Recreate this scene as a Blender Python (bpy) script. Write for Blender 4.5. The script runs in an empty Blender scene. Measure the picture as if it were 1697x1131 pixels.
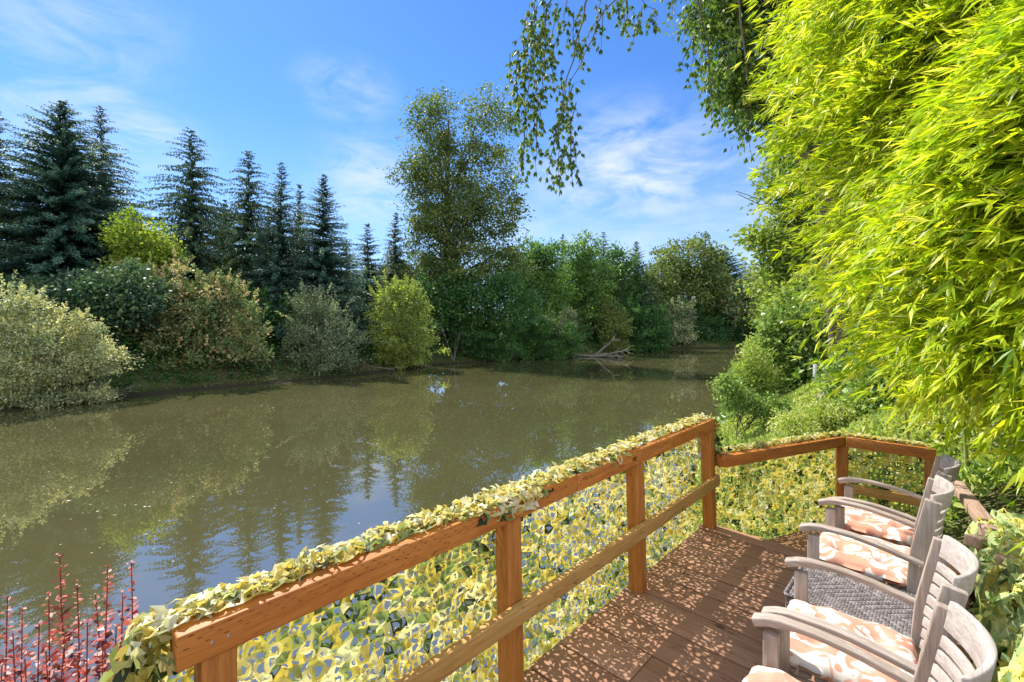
import bpy, bmesh, math, random
import numpy as np
from mathutils import Vector, Matrix

# ------------------------------------------------------------------ camera, sky, sun
S = bpy.context.scene
C = S.collection
HC = 1.84                      # camera height above the deck boards (deck top is z = 0)
F = 770.0                      # focal length in photo pixels (photo 1697 wide)
cam = bpy.data.cameras.new("camera")
co = bpy.data.objects.new("camera", cam); C.objects.link(co)
cam.sensor_width = 36.0
cam.lens = 36.0 * F / 1697.0
cam.shift_y = -30.5 / 1697.0
cam.clip_start = 0.05; cam.clip_end = 3000
co.location = (0, 0, HC); co.rotation_euler = (math.radians(90), 0, 0)
S.camera = co
S.render.resolution_x = 1024; S.render.resolution_y = 682
S.view_settings.view_transform = 'Standard'
S.view_settings.look = 'None'
S.view_settings.exposure = 1.07
S.view_settings.gamma = 1.0
S.cycles.max_bounces = 7
S.cycles.diffuse_bounces = 4
S.cycles.transmission_bounces = 4
S.cycles.transparent_max_bounces = 4
S.cycles.use_denoising = True
try: S.cycles.denoiser = 'OPENIMAGEDENOISE'
except Exception: pass

SUN_EL = math.radians(50)
SUN_AZ = Vector((-0.68, 0.733, 0)).normalized()
SUN_DIR = Vector((SUN_AZ.x*math.cos(SUN_EL), SUN_AZ.y*math.cos(SUN_EL), math.sin(SUN_EL)))
sl = bpy.data.lights.new("sun", 'SUN'); sl.energy = 4.2; sl.angle = math.radians(0.5); sl.color = (1.0, 0.95, 0.87)
so = bpy.data.objects.new("sun", sl); C.objects.link(so)
so.rotation_euler = SUN_DIR.to_track_quat('Z', 'Y').to_euler()

class NT:
    def __init__(s, tree): s.t = tree; s.n = tree.nodes; s.l = tree.links
    def new(s, ty, **kw):
        n = s.n.new(ty)
        for k, v in kw.items():
            if k.startswith('i_'):
                n.inputs[int(k[2:])].default_value = v
            else: setattr(n, k, v)
        return n
    def link(s, a, b): s.l.new(a, b)
    def put(s, sock, v):
        if isinstance(v, bpy.types.NodeSocket): s.l.new(v, sock)
        elif v is not None: sock.default_value = v
    def math(s, op, a, b=None, c=None, clamp=False):
        n = s.n.new('ShaderNodeMath'); n.operation = op; n.use_clamp = clamp
        s.put(n.inputs[0], a); s.put(n.inputs[1], b)
        if c is not None: s.put(n.inputs[2], c)
        return n.outputs[0]
    def mix(s, f, a, b, mode='MIX'):
        n = s.n.new('ShaderNodeMix'); n.data_type = 'RGBA'; n.blend_type = mode
        s.put(n.inputs[0], f); s.put(n.inputs[6], a); s.put(n.inputs[7], b)
        return n.outputs[2]
    def mapr(s, v, a, b, c=0.0, d=1.0, smooth=False):
        n = s.n.new('ShaderNodeMapRange')
        if smooth: n.interpolation_type = 'SMOOTHSTEP'
        s.put(n.inputs[0], v); n.inputs[1].default_value = a; n.inputs[2].default_value = b
        n.inputs[3].default_value = c; n.inputs[4].default_value = d
        return n.outputs[0]
    def noise(s, vec, scale, detail=3, rough=0.55, dist=0.0):
        n = s.n.new('ShaderNodeTexNoise'); n.inputs['Scale'].default_value = scale
        n.inputs['Detail'].default_value = detail; n.inputs['Roughness'].default_value = rough
        n.inputs['Distortion'].default_value = dist
        if vec is not None: s.l.new(vec, n.inputs['Vector'])
        return n.outputs['Fac']
    def mapping(s, vec, scale=(1, 1, 1), rot=(0, 0, 0), loc=(0, 0, 0)):
        n = s.n.new('ShaderNodeMapping'); s.l.new(vec, n.inputs[0])
        n.inputs[1].default_value = loc; n.inputs[2].default_value = rot; n.inputs[3].default_value = scale
        return n.outputs[0]
    def ramp(s, fac, stops, interp='LINEAR'):
        n = s.n.new('ShaderNodeValToRGB'); n.color_ramp.interpolation = interp
        e = n.color_ramp.elements
        while len(e) < len(stops): e.new(0.5)
        for k, (p, c) in enumerate(stops):
            e[k].position = p; e[k].color = (*c, 1)
        s.put(n.inputs[0], fac)
        return n.outputs[0]

# world: Nishita sky with thin cirrus wisps mixed in by direction
W_ = bpy.data.worlds.new("World"); S.world = W_; W_.use_nodes = True
w = NT(W_.node_tree)
for n in list(w.n): w.n.remove(n)
sky = w.new('ShaderNodeTexSky', sky_type='NISHITA', sun_disc=False)
sky.sun_elevation = SUN_EL
sky.sun_rotation = math.atan2(SUN_DIR.x, SUN_DIR.y)
sky.altitude = 100; sky.air_density = 1.0; sky.dust_density = 0.15; sky.ozone_density = 3.0
tc = w.new('ShaderNodeTexCoord').outputs['Generated']
sep = w.new('ShaderNodeSeparateXYZ'); w.link(tc, sep.inputs[0])
def pdir(px, py):
    v = Vector(((px-848.5)/F, 1.0, (535-py)/F)); v.normalize(); return v
def spot(px, py, rad, amp, el=1.0):
    d = pdir(px, py)
    n = w.new('ShaderNodeVectorMath', operation='SUBTRACT'); w.link(tc, n.inputs[0]); n.inputs[1].default_value = d
    m = w.new('ShaderNodeVectorMath', operation='MULTIPLY'); w.link(n.outputs[0], m.inputs[0]); m.inputs[1].default_value = (1, 1, el)
    L = w.new('ShaderNodeVectorMath', operation='LENGTH'); w.link(m.outputs[0], L.inputs[0])
    return w.mapr(L.outputs['Value'], 0.0, rad, amp, 0.0, True)
mask = None
for a in [(1040, 285, .30, 1.0, 1.7), (1140, 270, .22, .55, 2.4), (1000, 325, .16, .6, 1.6), (610, 300, .16, .75, 1.2), (235, 225, .13, .75, 1.6),
          (170, 175, .09, .7, 1.3), (575, 150, .13, .6, 1.8), (90, 40, .22, .45, 1.5), (40, 170, .22, .5, 1.4), (950, 400, .5, .35, 3.0),
          (1400, 300, .5, .5, 2)]:
    sp_ = spot(*a)
    mask = sp_ if mask is None else w.math('MAXIMUM', mask, sp_)
mp = w.mapping(tc, scale=(2.2, 2.2, 6.0), rot=(0.25, 0.35, 0.3))
n1 = w.noise(mp, 2.6, 8, 0.62, 0.9)
mp2 = w.mapping(tc, scale=(1.2, 1.2, 3.0), rot=(0.0, -0.45, 0.0), loc=(3, 1, 0))
n2 = w.noise(mp2, 4.5, 6, 0.6, 1.4)
cl = w.mapr(w.math('ADD', w.math('MULTIPLY', n1, 0.62), w.math('MULTIPLY', n2, 0.38)), 0.37, 0.64, 0, 1, True)
cl = w.math('MULTIPLY', cl, mask)
low = w.mapr(sep.outputs[2], 0.0, 0.42, 0.52, 0.0, True)       # pale veil near the horizon
cl = w.math('ADD', w.math('MULTIPLY', cl, 0.85), w.math('MULTIPLY', low, 0.75), clamp=True)
skyc = w.mix(1.0, sky.outputs[0], (0.41, 0.67, 1.0, 1), 'MULTIPLY')
col = w.mix(cl, skyc, (4.3, 4.75, 5.4, 1))
# bright veil added to the unseen sky behind the camera, as fill light
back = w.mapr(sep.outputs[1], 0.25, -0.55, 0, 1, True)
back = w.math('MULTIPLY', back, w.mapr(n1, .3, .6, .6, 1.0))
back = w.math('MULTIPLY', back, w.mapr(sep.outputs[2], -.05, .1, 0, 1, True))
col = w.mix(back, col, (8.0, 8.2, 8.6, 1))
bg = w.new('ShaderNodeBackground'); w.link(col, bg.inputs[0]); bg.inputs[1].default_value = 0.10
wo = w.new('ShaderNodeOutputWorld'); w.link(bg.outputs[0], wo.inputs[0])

# ------------------------------------------------------------------ helpers
rng = np.random.default_rng(7)
random.seed(7)
def px2w(px, py, d):
    return np.array([(px-848.5)/F*d, d, HC + (535-py)/F*d])
U = np.array([0.727, -0.687, 0]); V = np.array([0.687, 0.727, 0])
def W3(u, v, z): return U*u + V*v + np.array([0, 0, z])
ROTZ = math.atan2(U[1], U[0])

def tag(o, label=None, cat=None, group=None, kind=None):
    if label: o['label'] = label
    if cat: o['category'] = cat
    if group: o['group'] = group
    if kind: o['kind'] = kind
    return o
def empty(name, loc=(0, 0, 0), rz=0, label=None, cat=None, group=None):
    o = bpy.data.objects.new(name, None); C.objects.link(o); o.empty_display_size = .1
    o.location = tuple(loc); o.rotation_euler = (0, 0, rz)
    return tag(o, label, cat, group)
def link(name, me, mat, parent=None, loc=None, rot=None):
    o = bpy.data.objects.new(name, me); C.objects.link(o)
    if mat is not None: me.materials.append(mat)
    if parent is not None: o.parent = parent
    if loc is not None: o.location = tuple(loc)
    if rot is not None: o.rotation_euler = rot
    return o
def qmesh(name, verts, quads, tint=None, mat=None, parent=None, smooth=False, loc=None):
    """big all-quad mesh from numpy arrays, with an optional per-face 'tint' attribute"""
    me = bpy.data.meshes.new(name)
    verts = np.asarray(verts, dtype=np.float32).reshape(-1, 3); quads = np.asarray(quads, dtype=np.int32).reshape(-1, 4)
    me.vertices.add(len(verts)); me.vertices.foreach_set('co', verts.ravel())
    me.loops.add(quads.size); me.loops.foreach_set('vertex_index', quads.ravel())
    me.polygons.add(len(quads)); me.polygons.foreach_set('loop_start', np.arange(0, quads.size, 4, dtype=np.int32))
    if smooth: me.polygons.foreach_set('use_smooth', np.ones(len(quads), dtype=bool))
    if tint is not None:
        a = me.attributes.new('tint', 'FLOAT', 'FACE'); a.data.foreach_set('value', np.asarray(tint, dtype=np.float32))
    me.update(calc_edges=True)
    return link(name, me, mat, parent, loc)
class MB:
    """collects quads (leaves, tubes, boxes) into one mesh"""
    def __init__(s): s.v = []; s.q = []; s.t = []; s.n = 0
    def add(s, v, q, t=None):
        v = np.asarray(v, float).reshape(-1, 3); q = np.asarray(q, int).reshape(-1, 4)
        s.v.append(v); s.q.append(q + s.n); s.n += len(v)
        if t is None: t = 0.5
        s.t.append(np.full(len(q), t) if np.isscalar(t) else np.asarray(t))
    def build(s, name, mat, parent=None, smooth=False, loc=None):
        return qmesh(name, np.concatenate(s.v), np.concatenate(s.q), np.concatenate(s.t), mat, parent, smooth, loc)
    def leaves(s, P, D, N, L, Wd, t, wide=.45, bend=0.0):
        n = len(P)
        D = D/np.linalg.norm(D, axis=1, keepdims=True)
        Sd = np.cross(D, N); Sd /= (np.linalg.norm(Sd, axis=1, keepdims=True)+1e-9)
        Nn = np.cross(Sd, D)
        L = np.broadcast_to(L, (n,))[:, None]; Wd = np.broadcast_to(Wd, (n,))[:, None]
        a = P; b = P + D*L*wide + Sd*Wd/2 + Nn*L*bend; c = P + D*L - Nn*L*bend; d = P + D*L*wide - Sd*Wd/2 + Nn*L*bend
        v = np.stack([a, b, c, d], 1).reshape(-1, 3)
        q = np.arange(n*4).reshape(n, 4)
        s.add(v, q, t)
    def tube(s, path, radii, k=6, t=.5):
        path = np.asarray(path, float); m = len(path); radii = np.broadcast_to(radii, (m,))
        T = np.gradient(path, axis=0); T /= (np.linalg.norm(T, axis=1, keepdims=True)+1e-9)
        ref = np.array([0, 0, 1.0]) if abs(T[:, 2]).mean() < .8 else np.array([1.0, 0, 0])
        A = np.cross(T, ref); A /= (np.linalg.norm(A, axis=1, keepdims=True)+1e-9); B = np.cross(T, A)
        ang = np.arange(k)*2*math.pi/k
        ring = path[:, None] + radii[:, None, None]*(np.cos(ang)[None, :, None]*A[:, None] + np.sin(ang)[None, :, None]*B[:, None])
        i = np.arange(m-1)[:, None]; j = np.arange(k)[None]
        q = np.stack([i*k+j, i*k+(j+1) % k, (i+1)*k+(j+1) % k, (i+1)*k+j], -1)
        s.add(ring.reshape(-1, 3), q, t)
    def box(s, c, size, M=None, t=.5):
        x, y, z = np.array(size)/2
        v = np.array([[sx*x, sy*y, sz*z] for sx in (-1, 1) for sy in (-1, 1) for sz in (-1, 1)])
        if M is not None: v = v @ np.array(M).T
        v = v + np.array(c)
        q = [[0, 1, 3, 2], [4, 6, 7, 5], [0, 4, 5, 1], [2, 3, 7, 6], [0, 2, 6, 4], [1, 5, 7, 3]]
        s.add(v, q, t)
def bevel_obj(o, w=.004, seg=2):
    bm = bmesh.new(); bm.from_mesh(o.data)
    bmesh.ops.remove_doubles(bm, verts=bm.verts, dist=1e-6)
    bmesh.ops.recalc_face_normals(bm, faces=bm.faces)
    bmesh.ops.bevel(bm, geom=[e for e in bm.edges if len(e.link_faces) == 2 and e.calc_face_angle(0) > .5], offset=w, segments=seg, affect='EDGES', profile=.6)
    bm.to_mesh(o.data); bm.free()
    return o
def runit(n): 
    v = rng.normal(size=(n, 3)); return v/np.linalg.norm(v, axis=1, keepdims=True)

# ------------------------------------------------------------------ materials
def mat(name): 
    m = bpy.data.materials.new(name); m.use_nodes = True
    t = NT(m.node_tree)
    for n in list(t.n): t.n.remove(n)
    return m, t
def out(t, sh): 
    o = t.new('ShaderNodeOutputMaterial'); t.link(sh, o.inputs[0]); return o
def principled(t, colr, rough=.6, spec=.3, normal=None):
    b = t.new('ShaderNodeBsdfPrincipled'); t.put(b.inputs['Base Color'], colr if isinstance(colr, bpy.types.NodeSocket) else (*colr, 1))
    t.put(b.inputs['Roughness'], rough); b.inputs['Specular IOR Level'].default_value = spec
    if normal is not None: t.link(normal, b.inputs['Normal'])
    return b
def leafmat(name, stops, trans=.45, tcol=(1.15, 1.25, .55), rough=.5, spec=.25, interp='LINEAR', k=1.0):
    stops = [(p, tuple(min(.85, x*k) for x in c)) for p, c in stops]
    m, t = mat(name)
    a = t.new('ShaderNodeAttribute', attribute_name='tint')
    c = t.ramp(a.outputs['Fac'], stops, interp)
    p = principled(t, c, rough, spec)
    tr = t.new('ShaderNodeBsdfTranslucent')
    t.link(t.mix(1.0, c, (*tcol, 1), 'MULTIPLY'), tr.inputs[0])
    mx = t.new('ShaderNodeMixShader'); mx.inputs[0].default_value = trans
    t.link(p.outputs[0], mx.inputs[1]); t.link(tr.outputs[0], mx.inputs[2])
    out(t, mx.outputs[0]); return m
LM = {
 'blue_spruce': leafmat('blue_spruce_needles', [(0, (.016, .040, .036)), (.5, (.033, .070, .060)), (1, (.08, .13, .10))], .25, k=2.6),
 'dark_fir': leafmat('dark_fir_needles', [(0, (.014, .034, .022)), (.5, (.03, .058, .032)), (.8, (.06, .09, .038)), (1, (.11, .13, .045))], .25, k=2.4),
 'cottonwood': leafmat('cottonwood_leaves', [(0, (.035, .055, .02)), (.5, (.065, .092, .03)), (1, (.15, .16, .05))], .4, k=2.2),
 'green': leafmat('green_leaves', [(0, (.028, .06, .02)), (.5, (.055, .105, .03)), (1, (.11, .17, .045))], .45, k=2.2),
 'yellowgreen': leafmat('yellow_green_leaves', [(0, (.08, .12, .02)), (.5, (.15, .2, .03)), (1, (.27, .29, .05))], .5, k=1.6),
 'silver': leafmat('silver_willow_leaves', [(0, (.07, .1, .06)), (.5, (.15, .18, .10)), (1, (.36, .34, .18))], .35, (1.15, 1.1, .6), k=2.2),
 'rust': leafmat('rust_tinged_leaves', [(0, (.035, .06, .03)), (.5, (.065, .095, .035)), (.78, (.13, .13, .055)), (1, (.23, .17, .10))], .35, (1.1, 1.1, .7), k=3.0),
 'brightbush': leafmat('bright_bush_leaves', [(0, (.09, .12, .05)), (.5, (.16, .2, .07)), (1, (.3, .33, .08))], .5, k=1.6),
 'bramble': leafmat('bramble_leaves', [(0, (.02, .05, .02)), (.5, (.035, .085, .025)), (1, (.08, .15, .035))], .35, k=2.1),
 'moss': leafmat('mossy_bank_grass', [(0, (.06, .11, .02)), (.5, (.11, .19, .03)), (1, (.22, .3, .05))], .35),
 'weed': leafmat('weed_leaves', [(0, (.09, .15, .04)), (.5, (.2, .27, .06)), (.8, (.33, .36, .08)), (1, (.45, .42, .22))], .4, k=1.55),
 'ivy': leafmat('ivy_leaves', [(0, (.04, .075, .018)), (.5, (.085, .135, .032)), (1, (.22, .27, .08))], .3, rough=.35, k=2.1),
 'bamboo': leafmat('bamboo_leaves', [(0, (.13, .26, .015)), (.3, (.30, .46, .02)), (.65, (.52, .64, .03)), (.93, (.72, .72, .06)), (1, (.7, .75, .5))], .5, (1.2, 1.15, .4), rough=.4, spec=.4),
 'hang': leafmat('hanging_leaves', [(0, (.04, .08, .02)), (.5, (.085, .14, .03)), (1, (.18, .22, .05))], .5, k=1.55),
 'sunny': leafmat('sunny_tree_leaves', [(0, (.06, .10, .02)), (.5, (.12, .17, .035)), (1, (.24, .27, .06))], .45, k=1.7),
 'barberry': leafmat('barberry_leaves', [(0, (.10, .025, .04)), (.18, (.20, .10, .06)), (.35, (.45, .09, .08)), (.6, (.75, .22, .14)), (.8, (.82, .45, .36)), (1, (.9, .62, .55))], .4, (1.4, .7, .6), rough=.4, k=0.8),
 'net': leafmat('camouflage_cloth', [(0, (.03, .04, .02)), (.08, (.11, .17, .06)), (.3, (.24, .33, .13)), (.45, (.42, .42, .14)), (.6, (.60, .47, .09)), (.76, (.64, .56, .20)), (.88, (.66, .62, .38)), (1, (.72, .72, .55))], .42, (1.15, 1.1, .55), rough=.5, spec=.25),
 'netbig': leafmat('camouflage_cloth_green', [(0, (.05, .08, .03)), (.2, (.2, .3, .12)), (.5, (.36, .45, .2)), (.75, (.55, .58, .28)), (1, (.6, .52, .12))], .4, (1.1, 1.15, .6), rough=.5, spec=.25, k=1.3),
 'litter': leafmat('dry_leaf_litter', [(0, (.2, .12, .06)), (.5, (.42, .3, .17)), (1, (.7, .58, .4))], .2, (1, .9, .6)),
}
def barkmat(name, a, b, scale=6):
    m, t = mat(name)
    tc = t.new('ShaderNodeTexCoord').outputs['Object']
    n = t.noise(t.mapping(tc, scale=(1, 1, .25)), scale, 5, .65)
    c = t.ramp(n, [(.3, a), (.7, b)])
    bp = t.new('ShaderNodeBump'); bp.inputs[0].default_value = .6; bp.inputs[1].default_value = .05; t.link(n, bp.inputs[2])
    out(t, principled(t, c, .9, .1, bp.outputs[0]).outputs[0]); return m
M_bark = barkmat('bark', (.05, .04, .03), (.16, .13, .1))
M_barkpale = barkmat('pale_bark', (.12, .1, .08), (.34, .3, .25))
M_culm = barkmat('bamboo_culm', (.16, .2, .05), (.34, .34, .1), 3)
M_redstem = barkmat('red_stem', (.16, .03, .03), (.3, .07, .05), 30)
M_drift = barkmat('weathered_driftwood', (.13, .115, .095), (.34, .31, .26), 8)

def woodmat(name, c1, c2, c3, axis=0, rough=.6, spec=.25, marks=False, knots=True, tintmix=0.0, bumpd=.0015, stretch=14):
    m, t = mat(name)
    tc = t.new('ShaderNodeTexCoord').outputs['Object']
    oi = t.new('ShaderNodeObjectInfo')
    add = t.new('ShaderNodeVectorMath', operation='ADD'); t.link(tc, add.inputs[0])
    cmb = t.new('ShaderNodeCombineXYZ'); r = t.math('MULTIPLY', oi.outputs['Random'], 37.0)
    for i in range(3): t.link(r, cmb.inputs[i])
    a = t.new('ShaderNodeAttribute', attribute_name='tint')
    r2 = t.math('MULTIPLY', a.outputs['Fac'], 61.0); add2 = t.new('ShaderNodeVectorMath', operation='ADD')
    cm2 = t.new('ShaderNodeCombineXYZ'); [t.link(r2, cm2.inputs[i]) for i in range(3)]
    t.link(cmb.outputs[0], add2.inputs[0]); t.link(cm2.outputs[0], add2.inputs[1]); t.link(add2.outputs[0], add.inputs[1])
    sc = [stretch, stretch, stretch]; sc[axis] = 1.0
    v = t.mapping(add.outputs[0], scale=tuple(sc))
    g = t.noise(v, 3.0, 6, .62, .6)
    fine = t.noise(t.mapping(add.outputs[0], scale=tuple(x*3.2 if x > 1 else 2.5 for x in sc)), 5.0, 4, .6)
    c = t.ramp(g, [(.3, c1), (.5, c2), (.72, c3)])
    c = t.mix(t.mapr(fine, .35, .7, .0, .5), c, (*[x*.55 for x in c1], 1))
    big = t.noise(add.outputs[0], 2.2, 3, .6)
    c = t.mix(t.mapr(big, .35, .7, 0, .35), c, (*c3, 1))
    if tintmix:
        c = t.mix(t.mapr(a.outputs['Fac'], 0, 1, 0, tintmix), c, (*[x*.62 for x in c2], 1))
    if knots:
        ks = [5.0]*3; ks[axis] = 2.2
        vo = t.new('ShaderNodeTexVoronoi'); t.link(t.mapping(add.outputs[0], scale=tuple(ks)), vo.inputs['Vector']); vo.inputs['Scale'].default_value = 1.0
        kf = t.mapr(t.math('ADD', vo.outputs['Distance'], t.math('MULTIPLY', fine, .05)), .075, .12, .8, 0, True)
        c = t.mix(kf, c, (*[x*.18 for x in c1], 1))
    if knots:   # drying cracks along the grain
        ck = t.noise(t.mapping(add.outputs[0], scale=tuple((.8 if x == 1.0 else 9.0) for x in sc), loc=(4, 2, 7)), 3.0, 2, .5, .3)
        cf = t.math('MULTIPLY', t.mapr(t.math('ABSOLUTE', t.math('SUBTRACT', ck, .5)), .003, .010, .75, 0), t.mapr(big, .47, .55, 0, 1, True))
        c = t.mix(cf, c, (*[x*.15 for x in c1], 1))
    if marks:   # rows of short treatment slits pressed into the upper part of the face
        sp = t.new('ShaderNodeSeparateXYZ'); t.link(tc, sp.inputs[0])
        row = t.math('FLOOR', t.math('DIVIDE', sp.outputs[2], .016))
        xx = t.math('ADD', t.math('ADD', sp.outputs[0], t.math('MULTIPLY', row, .021)), t.math('MULTIPLY', fine, .03))
        mx = t.math('LESS_THAN', t.math('MODULO', t.math('ADD', xx, 50.0), .052), .013)
        mz = t.math('LESS_THAN', t.math('ABSOLUTE', t.math('SUBTRACT', t.math('MODULO', t.math('ADD', sp.outputs[2], 16.0), .016), .008)), .0013)
        up = t.math('GREATER_THAN', sp.outputs[2], -.005)
        f = t.math('MULTIPLY', t.math('MULTIPLY', t.math('MULTIPLY', mx, mz), up), t.mapr(big, .3, .5, .3, .95))
        c = t.mix(f, c, (.03, .012, .005, 1))
    bp = t.new('ShaderNodeBump'); bp.inputs[0].default_value = .7; bp.inputs[1].default_value = bumpd
    t.link(t.math('ADD', g, t.math('MULTIPLY', fine, .7)), bp.inputs[2])
    out(t, principled(t, c, rough, spec, bp.outputs[0]).outputs[0]); return m
RA, RB, RC = (.30, .09, .02), (.47, .165, .032), (.56, .235, .055)
M_rail = woodmat('cedar_rail', RA, RB, RC, 0, .55, .3, marks=True)
M_post = woodmat('cedar_post', (.26, .085, .02), (.41, .155, .032), (.50, .22, .055), 2)
M_midrail = woodmat('weathered_mid_rail', (.32, .17, .05), (.46, .26, .08), (.52, .33, .13), 0)
M_deck = woodmat('deck_boards', (.22, .105, .058), (.35, .185, .11), (.43, .27, .18), 0, .65, .2, tintmix=.45)
M_timber = woodmat('landscape_timber', (.26, .16, .11), (.4, .27, .19), (.48, .35, .27), 0, .8, .1)
TK = ((.20, .145, .11), (.35, .275, .22), (.50, .435, .38))
M_teakx = woodmat('weathered_teak', *TK, 0, .6, .25, knots=False, bumpd=.0008, stretch=18)
M_teaky = woodmat('weathered_teak_slats', (.26, .21, .175), (.42, .36, .315), (.54, .49, .44), 1, .6, .25, knots=False, bumpd=.0008, stretch=18)
M_teakz = woodmat('weathered_teak_legs', *TK, 2, .6, .25, knots=False, bumpd=.0008, stretch=18)

def cushmat():
    m, t = mat('coral_scroll_cushion_fabric')
    tc = t.new('ShaderNodeTexCoord').outputs['Object']
    oi = t.new('ShaderNodeObjectInfo')
    cmb = t.new('ShaderNodeCombineXYZ'); r = t.math('MULTIPLY', oi.outputs['Random'], 9.0); t.link(r, cmb.inputs[0]); t.link(r, cmb.inputs[1])
    add = t.new('ShaderNodeVectorMath', operation='ADD'); t.link(tc, add.inputs[0]); t.link(cmb.outputs[0], add.inputs[1])
    v = t.mapping(add.outputs[0], scale=(1, 1, .6))
    n = t.noise(v, 7.5, 1.0, .4, 2.6)
    n2 = t.noise(v, 5.5, 1.0, .4, 1.2)
    f = t.mapr(n, .488, .508, 0, 1)
    f2 = t.mapr(t.math('ABSOLUTE', t.math('SUBTRACT', n2, .42)), .012, .02, 1, 0)
    f = t.math('MAXIMUM', f, t.math('MULTIPLY', f2, .8))
    tone = t.mix(t.noise(v, 14, 2), (.50, .21, .13, 1), (.60, .33, .24, 1))
    c = t.mix(f, (.60, .565, .51, 1), tone)
    fine = t.noise(add.outputs[0], 220, 2)
    wr = t.noise(add.outputs[0], 16, 3, .5, .5)
    bp = t.new('ShaderNodeBump'); bp.inputs[0].default_value = .5; bp.inputs[1].default_value = .006
    t.link(t.math('ADD', wr, t.math('MULTIPLY', fine, .06)), bp.inputs[2])
    p = principled(t, c, .85, .15, bp.outputs[0]); out(t, p.outputs[0]); return m
M_cush = cushmat()
def simple(name, c1, c2, scale=8, rough=.7, spec=.3, bump=.002, detail=4):
    m, t = mat(name); tc = t.new('ShaderNodeTexCoord').outputs['Object']
    n = t.noise(tc, scale, detail, .6); c = t.ramp(n, [(.3, c1), (.7, c2)])
    bp = t.new('ShaderNodeBump'); bp.inputs[0].default_value = .5; bp.inputs[1].default_value = bump; t.link(n, bp.inputs[2])
    out(t, principled(t, c, rough, spec, bp.outputs[0]).outputs[0]); return m
def wickmat():
    m, t = mat('grey_resin_wicker'); a = t.new('ShaderNodeAttribute', attribute_name='tint')
    tc = t.new('ShaderNodeTexCoord').outputs['Object']
    c = t.ramp(a.outputs['Fac'], [(0, (.07, .058, .055)), (.6, (.145, .122, .12)), (1, (.25, .22, .215))])
    n = t.noise(tc, 400, 2); bp = t.new('ShaderNodeBump'); bp.inputs[0].default_value = .4; bp.inputs[1].default_value = .001; t.link(n, bp.inputs[2])
    out(t, principled(t, c, .45, .4, bp.outputs[0]).outputs[0]); return m
M_wick = wickmat()
M_metal = simple('galvanised_screw', (.2, .2, .2), (.4, .4, .38), 40, .4, .5)
M_stone = simple('pinkish_concrete_block', (.4, .28, .22), (.55, .42, .35), 20, .9, .1)
M_stake = simple('grey_stake', (.35, .38, .36), (.6, .62, .58), 30, .7, .2)
M_wall = simple('house_wall', (.4, .36, .3), (.5, .46, .4), 3, .9, .1)
M_roof = simple('teal_metal_roof', (.03, .3, .3), (.06, .42, .42), 3, .4, .4)
M_win = simple('window_glass', (.02, .03, .04), (.05, .06, .07), 3, .1, .5)

def groundmat():
    m, t = mat('river_bank_soil'); g = t.new('ShaderNodeNewGeometry').outputs['Position']
    n = t.noise(g, .35, 6, .6); n2 = t.noise(g, 6, 5, .65)
    c = t.mix(t.mapr(n, .42, .58), (.10, .075, .045, 1), (.045, .085, .02, 1))
    c = t.mix(t.mapr(n2, .35, .7, 0, .6), c, (.17, .13, .08, 1))
    sp = t.new('ShaderNodeSeparateXYZ'); t.link(g, sp.inputs[0])
    c = t.mix(t.mapr(sp.outputs[2], -2.62, -2.25, .85, 0, True), c, (.035, .03, .02, 1))   # wet mud at the waterline
    bp = t.new('ShaderNodeBump'); bp.inputs[0].default_value = .8; bp.inputs[1].default_value = .08; t.link(n2, bp.inputs[2])
    out(t, principled(t, c, .95, .1, bp.outputs[0]).outputs[0]); return m
M_ground = groundmat()
def watermat():
    m, t = mat('muddy_river_water'); g = t.new('ShaderNodeNewGeometry').outputs['Position']
    v = t.mapping(g, scale=(1, 1, 1), rot=(0, 0, .75))
    v2 = t.mapping(v, scale=(.35, 1.2, 1))
    a = t.noise(v2, 1.1, 2, .45, .6); b = t.noise(t.mapping(v, scale=(.6, 1.5, 1)), 5.0, 3, .55, .8)
    patch = t.mapr(t.noise(g, .18, 3, .6), .35, .65, .25, 1.0, True)
    hgt = t.math('ADD', a, t.math('MULTIPLY', t.math('MULTIPLY', b, patch), .06))
    bp = t.new('ShaderNodeBump'); bp.inputs[0].default_value = .25; bp.inputs[1].default_value = .03; t.link(hgt, bp.inputs[2])
    c = t.mix(t.mapr(t.noise(t.mapping(g, scale=(.6, 1, 1), rot=(0, 0, .75)), .12, 4), .35, .65), (.062, .060, .025, 1), (.078, .073, .031, 1))
    p = principled(t, c, .008, .5, bp.outputs[0]); p.inputs['IOR'].default_value = 2.9
    out(t, p.outputs[0]); return m
M_water = watermat()

# ------------------------------------------------------------------ terrain and river
ZW = -2.66
near = np.array([(-30, -60), (-18, -22), (-8, -6), (-3.6, -.5), (-1.2, 3.2), (2.4, 7.6), (6.3, 15.5), (10.4, 22), (15.3, 33), (27, 52), (40, 64), (62, 73), (110, 84), (400, 130)], float)
far = np.array([(-60, -60), (-38, -25), (-33, 0), (-29, 12), (-26.2, 22.5), (-23.2, 28.5), (-17.2, 34.6), (-12.8, 39.8), (-7.2, 49.5), (-.5, 55.5), (6, 60), (12.2, 64), (24, 78), (42, 83), (72, 92), (120, 104), (400, 150)], float)
def sdist(x, y, pl, side):
    best = np.full(x.shape, 1e9); sg = np.ones(x.shape)
    for (ax, ay), (bx, by) in zip(pl[:-1], pl[1:]):
        dx, dy = bx-ax, by-ay; L2 = dx*dx+dy*dy
        tt = np.clip(((x-ax)*dx+(y-ay)*dy)/L2, 0, 1)
        d = np.hypot(x-ax-tt*dx, y-ay-tt*dy)
        cr = (x-ax)*dy-(y-ay)*dx
        m = d < best-1e-9
        best = np.where(m, d, best); sg = np.where(m, np.sign(cr), sg)
    return best*sg*side
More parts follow.
